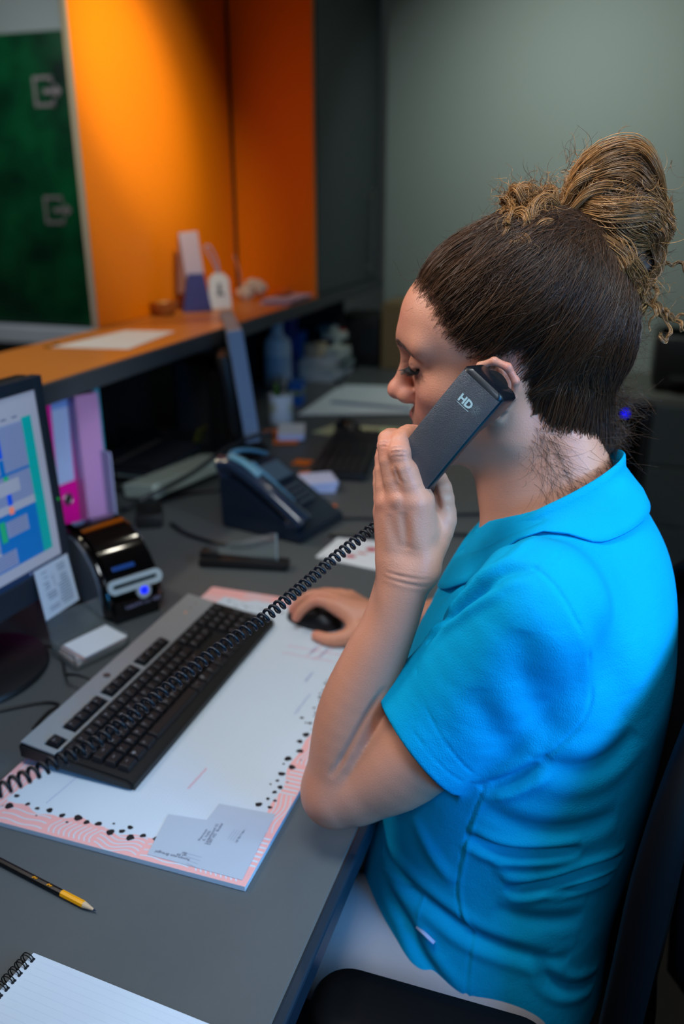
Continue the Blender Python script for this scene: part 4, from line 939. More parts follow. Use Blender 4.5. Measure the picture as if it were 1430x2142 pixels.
# black speaker box and things beneath the counter
sp = thing('black_speaker', 'upright black loudspeaker box under the counter left of the second monitor', 'speaker', (-.965, 2.195, .741), R(20))
part('cabinet', lambda b: box(b, (0, 0, .13), (.11, .13, .26), .012, 3), mat('speaker_black', (34, 37, 42), .5), sp, smooth=True)
part('grille', lambda b: box(b, (.0565, 0, .13), (.003, .11, .235), .001), mat('grille', (12, 12, 14), .9), sp)
# document tray
tr = thing('document_tray', 'open black letter tray standing under the counter beside the folders', 'tray', (-1.03, 1.93, .741), R(8))
part('tray', lambda b: (box(b, (0, 0, .003), (.25, .33, .004), .001), box(b, (-.124, 0, .03), (.003, .33, .055), .001), box(b, (0, -.164, .03), (.25, .003, .055), .001), box(b, (0, .164, .03), (.25, .003, .055), .001)), BLACK, tr)
for k in range(4):
    solo('tray_paper', lambda b: box(b, (0, 0, 0), (.21, .297, .008), .001), mat('tray_paper_%d' % k, [(176, 184, 176), (60, 70, 120), (196, 200, 190), (24, 28, 40)][k], .7), ['lowest pale pad in the letter tray', 'dark blue booklet in the letter tray', 'white pad in the upper part of the letter tray', 'black folder lying on top in the letter tray'][k], 'paper', group='papers in the letter tray').location = (-1.02+.012*k, 1.93-.006*k, .751+.0085*k)
y_ = solo('yellow_flower_card', lambda b: box(b, (0, 0, .03), (.004, .06, .06), .001, rot=Euler((0, R(20), 0))), mat('olive_yellow', (120, 110, 40), .7), 'olive yellow card standing at the end of the letter tray', 'card'); y_.location = (-.92, 2.12, .7515)
ab = solo('white_catalogue', lambda b: box(b, (0, 0, 0), (.10, .30, .034), .002, rot=Euler((0, R(-8), 0))), mat('catalogue_white', (168, 180, 170), .6), 'thick white catalogue leaning in front of the letter tray', 'book'); ab.location = (-.82, 1.81, .769); ab.rotation_euler = (0, 0, R(-12))
ad = thing('power_adapter', 'black power adapter block among cables right of the folders', 'adapter', (-.765, 1.565, .741), R(30))
part('block', lambda b: box(b, (0, 0, .016), (.06, .11, .032), .006, 2), BLACK, ad, smooth=True)
part('lead', lambda b: tube(b, smooth_path([(0, .055, .014), (.02, .10, .006), (.10, .16, .005), (.2, .16, .005), (.30, .10, .005)], 8), .004, 8), BLACK, ad, smooth='all')
for k, (pts, r_, lb) in enumerate(((((-.85, 1.58, .75), (-.75, 1.72, .80), (-.70, 1.84, .84), (-.66, 1.92, .855), (-.62, 1.96, .86)), .006, 'thick dark cable rising from the adapter to the second monitor'),
                               (((-.70, 1.55, .746), (-.62, 1.50, .746), (-.50, 1.48, .746), (-.44, 1.54, .746)), .0045, 'black cable curving in front of the desk telephone'),
                               (((-.95, 1.72, .746), (-.86, 1.70, .746), (-.78, 1.76, .746), (-.70, 1.80, .746), (-.62, 1.78, .746)), .004, 'thin black cable behind the power adapter'))):
    solo('power_cable', lambda b: tube(b, smooth_path(pts, 8), r_, 8), mat('cable_blue_black', (26, 32, 40), .4), lb, 'cable', smooth='all', loc=pts[0])

# ================================================================ office chair
M_MESH = mat('chair_mesh', (5, 6, 8), .8, spec=.1); M_FR = mat('chair_frame', (6, 7, 9), .55, spec=.12)
def chair():
    t = thing('office_chair', 'black mesh-back office chair with armrest that the person sits on', 'chair', (.14, .88, 0))
    # backrest frame: closed loop, outline in (y, z) with depth curve x
    def bxx(z, y): return .352+.03*((z-.80)/.35)**2*(1 if z > .8 else -.6)-.90*((y-.885)**2)
    def loop_pts(n=72, ins=0):
        out = []
        for k in range(n):
            a = 2*math.pi*k/n; c, s = math.cos(a), math.sin(a); e = 2/3.2
            y = .885+(.245-ins)*abs(c)**e*(1 if c > 0 else -1); z = .765+(.270-ins)*abs(s)**e*(1 if s > 0 else -1)
            y = .885+(y-.885)*(1-.22*(z-.765)/.27*.5)
            out.append((bxx(z, y), y, z))
        return out
    part('back_frame', lambda b: tube(b, loop_pts()+loop_pts()[:1], .0155, 12, cap=False, flat=1.25), M_FR, t, world=True, smooth='all')
    def net(b):
        pts = loop_pts(72, .008); g = {}
        # horizontal ribs of the mesh as thin tubes
        zs = np.linspace(.515, 1.012, 130)
        for z in zs:
            h = abs((z-.765)/.262)
            if h >= 1: continue
            wy = .237*(1-h**3.2)**(1/3.2)*(1-.11*(z-.765)/.27)
            tube(b, [(bxx(z, .885+wy*u)+.002, .885+wy*u, z) for u in np.linspace(-1, 1, 13)], .0013, 4, cap=False)
    part('mesh_ribs', net, mat('mesh_rib', (13, 14, 18), .6, spec=.15), t, world=True, kind='stuff')
    def sheetm(b):
        rows = []
        for z in np.linspace(.505, 1.025, 24):
            h = min(abs((z-.765)/.262), .999); wy = .237*(1-h**3.2)**(1/3.2)*(1-.11*(z-.765)/.27)
            rows.append([b.verts.new((bxx(z, .885+wy*u)+.004, .885+wy*u, z)) for u in np.linspace(-1, 1, 16)])
        for i in range(23):
            for j in range(15): b.faces.new((rows[i][j], rows[i][j+1], rows[i+1][j+1], rows[i+1][j]))
    part('backrest', sheetm, M_MESH, t, world=True, smooth='all')
    # blue-black lumbar shell with ribs behind the mesh
    M_LB = mat('lumbar_shell', (24, 50, 82), .5, bump=.6, bump_s=500)
    def lumb(b):
        rows = []
        for z in np.linspace(.42, .74, 14):
            v = (z-.42)/.32; wy = .12+.03*math.sin(v*math.pi)
            rows.append([(.435-.02*v-.09*(u*u)*.6, .82+wy*u*1.25, z) for u in np.linspace(-1, 1, 15)])
        R_ = [[b.verts.new(p) for p in r_] for r_ in rows]; R2 = [[b.verts.new((p[0]+.02, p[1], p[2])) for p in r_] for r_ in rows]
        n, m = len(R_), len(R_[0])
        for i in range(n-1):
            for j in range(m-1): b.faces.new((R_[i][j], R_[i][j+1], R_[i+1][j+1], R_[i+1][j])); b.faces.new((R2[i][j], R2[i+1][j], R2[i+1][j+1], R2[i][j+1]))
        for i in range(n-1):
            b.faces.new((R_[i][0], R_[i+1][0], R2[i+1][0], R2[i][0])); b.faces.new((R_[i][m-1], R2[i][m-1], R2[i+1][m-1], R_[i+1][m-1]))
        for j in range(m-1):
            b.faces.new((R_[0][j], R2[0][j], R2[0][j+1], R_[0][j+1])); b.faces.new((R_[n-1][j], R_[n-1][j+1], R2[n-1][j+1], R2[n-1][j]))
    lb_ = part('lumbar_support', lumb, M_LB, t, world=True, smooth='all')
    for k in range(6):
        part('rib_slot', lambda b: tube(b, smooth_path([(.405, .70+.0*k, .46+k*.045), (.398, .735, .475+k*.045), (.402, .76, .455+k*.045), (.41, .80, .465+k*.045)], 5), .0045, 8), M_FR, lb_, world=True, smooth='all')
    part('spine_bar', lambda b: tube(b, smooth_path([(.18, .88, .40), (.36, .88, .38), (.50, .88, .45), (.52, .88, .65), (.45, .88, .86)], 6), .024, 12), M_FR, t, world=True, smooth='all')
    part('side_brace', lambda b: tube(b, smooth_path([(.51, .88, .56), (.49, .78, .66), (.44, .70, .76), (.40, .665, .84)], 6), .013, 10), mat('brace_blue', (22, 34, 54), .4), t, world=True, smooth='all')
    part('side_brace', lambda b: tube(b, smooth_path([(.51, .88, .56), (.49, .98, .66), (.44, 1.06, .76), (.40, 1.10, .84)], 6), .013, 10), mat('brace_blue', (22, 34, 54), .4), t, world=True, smooth='all')
    part('seat', lambda b: (box(b, (.10, .885, .455), (.46, .48, .07), .03, 4)), mat('seat_fabric', (10, 11, 13), .9, spec=.1), t, world=True, smooth=True)
    for s, yy in ((-1, .580), (1, 1.185)):
        def pad(b):
            pts = rrect(.245, .088, .036, 8)
            v0 = [b.verts.new((.118+u*1.0, yy+v, .654)) for u, v in pts]; v1 = [b.verts.new((.118+u*1.0, yy+v, .676)) for u, v in pts]; v2 = [b.verts.new((.118+u*.95, yy+v*.84, .687)) for u, v in pts]; v3 = [b.verts.new((.118+u*.8, yy+v*.5, .690)) for u, v in pts]
            n = len(pts)
            for A_, B_ in ((v0, v1), (v1, v2), (v2, v3)):
                for k in range(n): b.faces.new((A_[k], A_[(k+1) % n], B_[(k+1) % n], B_[k]))
            b.faces.new(list(reversed(v0))); b.faces.new(v3)
        part('armrest', pad, M_FR, t, world=True, smooth=True, ang=60)
        part('arm_post', lambda b: tube(b, smooth_path([(.13, yy, .660), (.13, yy+s*.015, .56), (.12, yy-s*.01, .43), (.10, yy-s*.08, .41)], 6), .018, 10, flat=1.3), M_FR, t, world=True, smooth='all')
    part('gas_lift', lambda b: (cyl(b, (.10, .885, .12), (.10, .885, .42), .028, .024), cyl(b, (.10, .885, .06), (.10, .885, .14), .04, .036)), M_FR, t, world=True, smooth=True)
    for k in range(5):
        a = 2*math.pi*k/5+.3; dx, dy = math.cos(a), math.sin(a)
        lg = part('leg', lambda b: tube(b, [(.10+dx*.03, .885+dy*.03, .115), (.10+dx*.29, .885+dy*.29, .075)], [.026, .016], 10), M_FR, t, world=True, smooth=True)
        part('caster', lambda b: (cyl(b, (.10+dx*.29-dy*.02, .885+dy*.29+dx*.02, .029), (.10+dx*.29+dy*.02, .885+dy*.29-dx*.02, .029), .028), cyl(b, (.10+dx*.29, .885+dy*.29, .03), (.10+dx*.29, .885+dy*.29, .08), .008)), BLACK, lg, world=True, smooth=True)
chair()
# ================================================================ the person
HP = np.array([.100, .896, 1.277])
def head_rot(a, b, c):
    B = np.array([[-1, 0, 0], [0, -1, 0], [0, 0, 1.]])
    cz, sz, cy, sy, cx, sx = math.cos(a), math.sin(a), math.cos(b), math.sin(b), math.cos(c), math.sin(c)
    return np.array([[cz, -sz, 0], [sz, cz, 0], [0, 0, 1]]) @ B @ np.array([[cy, 0, sy], [0, 1, 0], [-sy, 0, cy]]) @ np.array([[1, 0, 0], [0, cx, -sx], [0, sx, cx]])
HR = head_rot(R(9), R(10.25), R(-9.95))
def hw(*l): return np.array(l) @ HR.T+HP                       # head-local -> world
def hl(P): return ((P-HP.astype(np.float32)) @ HR.astype(np.float32))
def head_sdf(Pw):
    P = hl(Pw); S = P.copy(); S[:, 1] = np.abs(S[:, 1])          # S: mirrored half
    d = dell(P, (-.003, 0, .042), (.094, .0735, .085))            # skull
    d = smin(d, dell(P, (.053, 0, .052), (.043, .056, .046)), .02)      # forehead
    d = smin(d, dell(P, (.040, 0, -.025), (.052, .057, .070)), .03)     # mid face
    d = smin(d, dcap(S, (.000, .047, -.060), (.072, .012, -.094), .014, .013), .03)   # jaw
    d = smin(d, dcap(S, (.000, .050, -.055), (-.002, .060, -.01), .014, .014), .03)
    d = smin(d, dell(P, (.074, 0, -.093), (.019, .020, .016)), .016)    # chin
    d = smin(d, dell(S, (.058, .043, -.010), (.027, .021, .021)), .022) # cheekbone
    d = smin(d, dell(S, (.071, .027, -.040), (.022, .020, .024)), .018) # cheek
    d = smin(d, dcap(S, (.089, .006, .044), (.074, .045, .043), .0105, .010), .016)   # brow ridge
    d = smax(d, -dell(S, (.100, .031, .021), (.018, .019, .0125)), .013)  # socket
    d = smin(d, dcap(P, (.0915, 0, .036), (.0905, 0, .024), .0095, .0078), .012)      # nasion
    d = smin(d, dcap(P, (.0905, 0, .024), (.1085, 0, -.012), .0070, .0092), .010)    # bridge
    d = smin(d, dell(P, (.1115, 0, -.016), (.0125, .0125, .0105)), .008) # tip
    d = smin(d, dell(S, (.1005, .0125, -.0205), (.0115, .0072, .0085)), .006)  # wings
    d = smax(d, -dell(S, (.1045, .0065, -.0295), (.0065, .0035, .0045)), .003)  # nostrils
    d = smin(d, dell(S, (.0765, .0315, .0225), (.0150, .0150, .0128)), .004)   # closed lids over the eyeball
    d = smax(d, -(dcap(S, (.0915, .020, .0155), (.0815, .045, .0185), .0013, .0012)), .002)  # lid slit
    d = smin(d, dell(P, (.083, 0, -.055), (.0185, .027, .024)), .014)   # muzzle
    d = smin(d, dcap(S, (.0985, 0, -.0475), (.086, .022, -.054), .0058, .0025), .005)   # upper lip
    d = smin(d, dcap(S, (.0955, 0, -.0605), (.084, .020, -.0555), .0064, .0025), .005)  # lower lip
    d = smax(d, -dcap(S, (.104, 0, -.0545), (.086, .024, -.055), .0007, .0005), .003)
    d = smax(d, -dcap(S, (.0915, .0205, -.020), (.078, .034, -.048), .0016, .0012), .006) # nasolabial fold
    # ear
    e = None; Y0 = .0665; S0 = S; S = S-V3(.010, 0, -.006)
    ring = [(.014, Y0+.004, .006), (.016, Y0+.008, .020), (.008, Y0+.013, .033), (-.006, Y0+.017, .037), (-.018, Y0+.020, .030), (-.024, Y0+.021, .015), (-.021, Y0+.018, -.002), (-.012, Y0+.012, -.016), (-.003, Y0+.007, -.027), (.004, Y0+.003, -.024)]
    for a, b, r0 in zip(ring[:-1], ring[1:], (.0026, .003, .0034, .0038, .0038, .0036, .0036, .004, .005)):
        q = dcap(S, a, b, r0, r0); e = q if e is None else smin(e, q, .003)
    e = smin(e, dell(S, (-.004, Y0+.006, .008), (.017, .006, .024)), .004)
    e = smin(e, dcap(S, (-.010, Y0+.013, .022), (-.010, Y0+.011, -.006), .0028, .003), .004)   # antihelix
    e = smin(e, dell(S, (.001, Y0+.004, -.026), (.0075, .005, .009)), .005)               # lobe
    e = smax(e, -dell(S, (.003, Y0+.013, .003), (.008, .009, .011)), .004)               # concha
    return smin(d, e, .005)
# ---- left arm and hand holding the handset
WR = A(855, 1190, .838)
def J(*a): return A(*a)
LH = dict(wr1=J(832, 1192, .842), wr2=J(877, 1190, .838), im=J(868, 1052, .813), mm=J(832, 1045, .815), rm=J(808, 1052, .826), lm=J(802, 1072, .842),
          ip=J(834, 946, .803), id=J(847, 910, .824), it=J(868, 905, .848), mp=J(808, 933, .813), md=J(822, 914, .836), mt=J(845, 922, .858),
          rp=J(802, 958, .829), rd=J(814, 944, .848), rt=J(838, 950, .868), lp=J(796, 990, .846), ld=J(808, 978, .862), lt=J(832, 985, .878),
          tc=J(893, 1150, .848), tm=J(921, 1088, .846), ti=J(923, 1022, .852), tt=J(893, 972, .866))
def chain(P, pts, rr, k=None):
    if len(pts) > 2:      # resample to a smooth curve so the limb bends without bulges
        m_ = 5 if rr[0] > .02 and rr[-1] > .02 else 3; c = smooth_path([Vector(tuple(p)) for p in pts], m_); r3 = smooth_path([Vector((r_, 0, 0)) for r_ in rr], m_); pts = [np.array(v) for v in c]; rr = [v.x for v in r3]
    d = None
    for a, b, r0, r1 in zip(pts[:-1], pts[1:], rr[:-1], rr[1:]):
        q = dcap(P, a, b, r0, r1); d = q if d is None else smin(d, q, .0012)
    return d
def lhand_sdf(P):
    L = LH
    d = dcap(P, L['wr1'], L['wr2'], .0195, .0195)
    for m, r_, w_ in (('im', .0112, 'wr2'), ('mm', .0112, 'wr1'), ('rm', .0108, 'wr1'), ('lm', .0100, 'wr1')):
        base = L[w_]*.75+L[m]*.25
        d = smin(d, dcap(P, base, L[m], .0150, r_), .013)
    d = smin(d, dcap(P, L['wr2'], L['im'], .016, .011), .012)
    d = smin(d, dcap(P, J(885, 1100, .832), J(880, 1062, .822), .0150, .0125), .012)    # web between thumb and index
    d = smin(d, dcap(P, J(885, 1040, .818), J(858, 985, .808), .0095, .0085), .008)     # radial side of the index finger
    f = chain(P, [L['im'], L['ip'], L['id'], L['it']], [.0118, .0102, .0091, .0080]); f = smin(f, dell(P, L['ip'], (.0112, .0105, .0105)), .004); d = smin(d, f, .0055)
    f = chain(P, [L['mm'], L['mp'], L['md'], L['mt']], [.0108, .0093, .0088, .0078]); d = smin(d, f, .0035)
    f = chain(P, [L['rm'], L['rp'], L['rd'], L['rt']], [.0104, .0088, .0082, .0074]); d = smin(d, f, .0035)
    f = chain(P, [L['lm'], L['lp'], L['ld'], L['lt']], [.0095, .0078, .0074, .0066]); d = smin(d, f, .0035)
    t = chain(P, [L['tc'], L['tm'], L['ti'], L['tt']], [.0170, .0138, .0108, .0092], .006); d = smin(d, t, .004)
    d = smin(d, dcap(P, L['wr2'], L['tm'], .016, .013), .012)
    # knuckles and tendons
    for m in ('im', 'mm', 'rm'):
        tow = (CAM-L[m]); tow = tow/np.linalg.norm(tow)
        d = smin(d, dell(P, L[m]+tow*.0055, (.0055, .0055, .0055)), .005)
        d = smin(d, dcap(P, L[m]+tow*.0078, (L[m]*.45+WR*.55)+tow*.0115, .0022, .0012), .007)
    return d
EL = A(710, 1647, .93)
FORE = [A(855, 1195, .840), A(822, 1290, .855), A(785, 1372, .872), A(735, 1500, .900), EL]; FRAD = [.0245, .0270, .0325, .0385, .0385]
UPA = [A(742, 1640, .925), A(842, 1582, .900), A(962, 1465, .862), A(1112, 1278, .785)]; URAD = [.0420, .0530, .0520, .046]
def larm_sdf(P):
    f = chain(P, FORE, FRAD)
    f = smin(f, dcap(P, LH['wr1'], A(815, 1290, .86), .0185, .022), .012)
    f = smin(f, dell(P, A(690, 1672, .935), (.022, .022, .020)), .03)
    u = chain(P, UPA, URAD)
    d = smin(f, u, .003)
    return smin(d, dcap(P, EL, A(742, 1640, .925), .040, .042), .012)
# ---- right arm and hand on the mouse
RW = Zp(812, 1302, .782)
RH = dict(im=Zp(706, 1268, .800), mm=Zp(708, 1254, .806), rm=Zp(718, 1246, .800), lm=Zp(732, 1246, .788), ip=Zp(664, 1256, .806), id=Zp(635, 1272, .790), it=Zp(619, 1292, .772),
          mp=Zp(658, 1244, .808), md=Zp(628, 1258, .792), mt=Zp(612, 1276, .776), rp=Zp(680, 1240, .790), rd=Zp(655, 1247, .772), rt=Zp(640, 1258, .758), lp=Zp(704, 1240, .776), ld=Zp(685, 1248, .764), lt=Zp(672, 1258, .757),
          tc=Zp(765, 1322, .772), tm=Zp(722, 1334, .762), ti=Zp(690, 1338, .758), tt=Zp(662, 1330, .757))
def rhand_sdf(P):
    L = RH; d = dcap(P, RW+np.array([0, -.012, -.002]), RW+np.array([0, .012, 0]), .0185, .0185)
    for m, r_ in (('im', .0112), ('mm', .0112), ('rm', .0108), ('lm', .0100)): d = smin(d, dcap(P, RW*.8+L[m]*.2, L[m], .0150, r_), .014)
    for a, b, c, e, rr in (('im', 'ip', 'id', 'it', (.0110, .0094, .0086, .0076)), ('mm', 'mp', 'md', 'mt', (.0110, .0095, .0086, .0076)), ('rm', 'rp', 'rd', 'rt', (.0105, .009, .008, .0072)), ('lm', 'lp', 'ld', 'lt', (.0095, .008, .0072, .0064))):
        d = smin(d, chain(P, [L[a], L[b], L[c], L[e]], rr), .0035)
    d = smin(d, chain(P, [L['tc'], L['tm'], L['ti'], L['tt']], (.0165, .0135, .0112, .0092), .006), .008)
    return smin(d, dcap(P, L['tc'], L['im'], .014, .011), .016)
RSH = np.array([.185, 1.055, 1.075]); REL = np.array([.105, 1.235, .835])
def rarm_sdf(P): return chain(P, [RSH, REL, RW], [.048, .042, .022])
LSH = A(1112, 1278, .785)
def torso_sdf(P):
    nb = hw(-.022, 0, -.045); base = np.array([.176, .888, 1.085])
    d = dcap(P, nb, base, .0500, .0560)
    d = smin(d, dcap(P, hw(.012, 0, -.075), np.array([.142, .888, 1.09]), .030, .046), .03)
    d = smin(d, dcap(P, hw(-.045, 0, -.02), np.array([.205, .888, 1.115]), .040, .040), .03)
    S = P.copy(); S[:, 1] = np.abs(S[:, 1]-.885)
    d = smin(d, dcap(S, (.18, .02, 1.075), (.178, .145, 1.060), .040, .045), .03)
    return smin(d, dell(P, (.172, .885, 1.00), (.100, .140, .10)), .04)
GROUPS = [(hw(.0, 0, .0), .165, head_sdf, .02), (A(850, 1050, .83), .145, lhand_sdf, .008), ((EL+A(980, 1320, .84))/2, .30, larm_sdf, .012),
          (Zp(710, 1290, .78), .125, rhand_sdf, .01), ((RSH+REL+RW)/3, .27, rarm_sdf, .012), (np.array([.160, .885, 1.07]), .27, torso_sdf, .02)]
def body_sdf(P, cull):
    d = None; order = [0, 5, 2, 1, 4, 3]
    for i in order:
        c, r_, fn, k = GROUPS[i]
        if cull is not None and np.linalg.norm(c-cull[0]) > r_+cull[1]+.02: continue
        if cull is None:
            far = ((P-c.astype(np.float32))**2).sum(1) > (r_+.03)**2
            q = np.sqrt(((P-c.astype(np.float32))**2).sum(1))-r_+.01
            nn = ~far
            if nn.any(): q[nn] = fn(P[nn])
        else: q = fn(P)
        if d is None: d = q
        else: d = smin(d, q, k if i in (1, 2, 3, 4) else .03)
    return np.full(len(P), .5, np.float32) if d is None else d
import time as _t; _t0 = _t.time()
lo = np.array([-.33, .60, .74]); hi = np.array([.32, 1.34, 1.42])
bp, bq = sdf_mesh(body_sdf, lo, hi, .0017, refine=1)
def relax(p, q, wgt, n):      # even out the limb surface
    e = np.concatenate([q[:, [0, 1]], q[:, [1, 2]], q[:, [2, 3]], q[:, [3, 0]]]); m = wgt[e[:, 0]] > .01; e = e[m]; N_ = len(p)
    cnt = np.bincount(e[:, 0], minlength=N_); wgt = np.where((cnt == 0) | (wgt < .02), 0, wgt); cnt[cnt == 0] = 1
    for _ in range(n):
        av = np.stack([np.bincount(e[:, 0], weights=p[e[:, 1], k], minlength=N_) for k in range(3)], 1)/cnt[:, None]
        p = p+(av-p)*(.6*wgt)[:, None]
    return p
def region(P, c, r0, r1): return np.clip((np.linalg.norm(P-c, axis=1)-r0)/(r1-r0), 0, 1)
_Pb = bp.astype(np.float32); _ff = chain(_Pb, FORE, FRAD); _uu = chain(_Pb, UPA, URAD)
wg = np.clip(np.abs(_ff-_uu)/.012, 0, 1)*region(bp, GROUPS[0][0], .16, .20)*region(bp, A(850, 1040, .83), .085, .125)*region(bp, Zp(680, 1290, .78), .08, .11)
bp = relax(bp, bq, wg, 26)
def vnormals(p, q):
    n = np.zeros_like(p); a, b, c, d = (p[q[:, k]] for k in range(4)); fn = np.cross(c-a, d-b)
    for k in range(4):
        for j in range(3): n[:, j] += np.bincount(q[:, k], weights=fn[:, j], minlength=len(p))
    return n/(np.linalg.norm(n, axis=1, keepdims=True)+1e-12)
print('body', len(bp), _t.time()-_t0)
def march(f, px, py, t0=.55, t1=1.4):
    d_ = D(px, py); t = t0
    for _ in range(90):
        s = float(f((CAM+d_*t)[None].astype(np.float32), None)[0])
        if s < .0006: return CAM+d_*t
        t += max(s, .0005)*.8
        if t > t1: return None
    return CAM+d_*t
def carve(p, nrm, f, folds):
    disp = np.zeros(len(p)); P = p.astype(np.float32)
    for pts, amp, wd, prof in folds:
        amp = amp*1.35
        q = [march(f, *c) for c in pts]; q = [v for v in q if v is not None]
        if len(q) < 2: continue
        q = [np.array(v) for v in smooth_path([Vector(v) for v in q], 3)]
        c = np.mean(q, 0); rr = max(np.linalg.norm(v-c) for v in q)+4*wd
        m = np.where(((P-c.astype(np.float32))**2).sum(1) < rr*rr)[0]
        if not len(m): continue
        Q_ = P[m]; dm = None; hb = None; n = len(q)-1; best = np.full(len(m), 9., np.float32); par = np.zeros(len(m), np.float32)
        for i in range(n):
            a, b = q[i].astype(np.float32), q[i+1].astype(np.float32); ba = b-a; h = np.clip((Q_-a) @ ba/float(ba @ ba+1e-12), 0, 1)
            dd = np.linalg.norm(Q_-a-h[:, None]*ba, axis=1); w_ = dd < best; best = np.where(w_, dd, best); par = np.where(w_, (i+h)/n, par)
        x = best/wd; env = np.clip(np.sin(np.pi*np.clip(par, .0, 1)), 0, 1)**.5 if prof != 'seam' else 1.0
        if prof == 'ridge2': v = -amp*np.exp(-x*x)*np.clip(par*3.5, 0, 1)*np.clip((1-par)*5, 0, 1)
        elif prof == 'seam': v = -amp*np.exp(-x*x)
        elif prof == 'ridge': v = amp*np.exp(-x*x)*env
        else: v = (-amp*np.exp(-x*x)+.45*amp*np.exp(-((x-2.2)/1.1)**2))*env
        disp[m] += v
    return p+nrm*disp[:, None]
def project(P, f, off, it=4):
    for _ in range(it):
        e = .0015; d0 = f(P); g = np.stack([f(P+V3(*(e if j == k else 0 for j in range(3))))-d0 for k in range(3)], 1)/e
        g /= np.linalg.norm(g, axis=1, keepdims=True)+1e-6; P = P-g*(d0-off)[:, None]
    return P
CREASES = [
 ([(815, 941), (832, 936), (850, 938)], .0006, .0010, 'fold'), ([(814, 948), (832, 945), (853, 947)], .0008, .0010, 'fold'), ([(817, 955), (834, 954), (855, 954)], .0006, .0010, 'fold'),
 ([(792, 928), (803, 925), (812, 928)], .0005, .0010, 'fold'), ([(792, 935), (803, 933), (813, 935)], .0005, .0010, 'fold'),
 ([(806, 1196), (850, 1208), (900, 1212)], .0006, .0014, 'fold'), ([(800, 1206), (850, 1222), (896, 1228)], .0005, .0014, 'fold'),
 ([(905, 1020), (911, 1042), (920, 1066)], .0022, .0030, 'fold'), ([(838, 1012), (832, 998), (826, 975)], .0012, .0018, 'fold'),
 ([(840, 1072), (846, 1110), (850, 1150)], .0016, .0045, 'fold'), ([(815, 1075), (822, 1110), (832, 1150)], .0010, .0045, 'fold'),
 ([(688, 1628), (704, 1606), (724, 1574), (750, 1528), (776, 1484), (806, 1436)], .0030, .0036, 'ridge2'), ([(863, 776), (876, 772), (892, 770)], .0005, .0009, 'fold'), ([(862, 780), (876, 784), (890, 792)], .0006, .0009, 'fold'), ([(860, 785), (868, 796), (876, 806)], .0005, .0009, 'fold'), ([(838, 762), (850, 757), (862, 764), (868, 772)], .0007, .0010, 'fold')]
bp = carve(bp, vnormals(bp, bq), body_sdf, CREASES)
M_SKIN = mat('skin', (204, 140, 112), .44, noise_s=26, noise_a=.06, bump=.35, bump_s=650, sss=.12)
person = mesh_from('person', bp, bq, M_SKIN, offset=(.15, .88, 0)); person.location = (.15, .88, 0)
person['label'] = 'person with a messy bun in a turquoise polo shirt, telephoning'; person['category'] = 'person'
# natural redness of lips, nose, cheeks, ears and knuckles
def blob(P, c, r_): return np.exp(-((P-np.asarray(c, np.float32))**2).sum(1)/r_**2)
Pl = hl(bp.astype(np.float32)); Sl = Pl.copy(); Sl[:, 1] = np.abs(Sl[:, 1])
red = .55*blob(Sl, (.112, 0, -.018), .016)+.35*blob(Sl, (.075, .042, -.022), .024)+.45*blob(Sl, (-.012, .083, .02), .02)+.3*blob(Sl, (.085, .022, -.01), .015)+.25*blob(Sl, (.09, .02, .07), .02)
for m in ('im', 'mm', 'rm', 'lm', 'ip', 'mp', 'rp', 'it', 'tt'): red += .35*blob(bp, LH[m], .011)
for m in ('im', 'it', 'mt', 'ip', 'tt'): red += .45*blob(bp, RH[m], .013)
red += .25*blob(bp, EL, .04)
lip = np.exp(-(np.minimum(dcap(Sl, (.1005, 0, -.0480), (.088, .022, -.0545), .0045, .002), dcap(Sl, (.0985, 0, -.0605), (.086, .020, -.0555), .005, .002)).clip(0)/.0016)**2)
brow = np.exp(-(dcap(Sl, (.103, .010, .0365), (.090, .040, .0405), .0022, .0018).clip(0)/.0028)**2)*.0
at = person.data.color_attributes.new('tint', 'FLOAT_COLOR', 'POINT')
col = np.zeros((len(bp), 4), np.float32); col[:, 0] = np.clip(red, 0, 1); col[:, 1] = lip; col[:, 3] = 1
if len(person.data.vertices) == len(bp): at.data.foreach_set('color', col.ravel())
nt = M_SKIN.node_tree; bs = nt.nodes['Principled BSDF']; src = bs.inputs['Base Color'].links[0].from_socket
va = nt.nodes.new('ShaderNodeVertexColor'); va.layer_name = 'tint'; sp_ = nt.nodes.new('ShaderNodeSeparateColor'); nt.links.new(va.outputs[0], sp_.inputs[0])
mx = nt.nodes.new('ShaderNodeMix'); mx.data_type = 'RGBA'; mx.inputs[7].default_value = lin((206, 112, 100))+(1,); nt.links.new(sp_.outputs[0], mx.inputs[0]); nt.links.new(src, mx.inputs[6])
mx2 = nt.nodes.new('ShaderNodeMix'); mx2.data_type = 'RGBA'; mx2.inputs[7].default_value = lin((176, 88, 90))+(1,); nt.links.new(sp_.outputs[1], mx2.inputs[0]); nt.links.new(mx.outputs[2], mx2.inputs[6])
nt.links.new(mx2.outputs[2], bs.inputs['Base Color'])

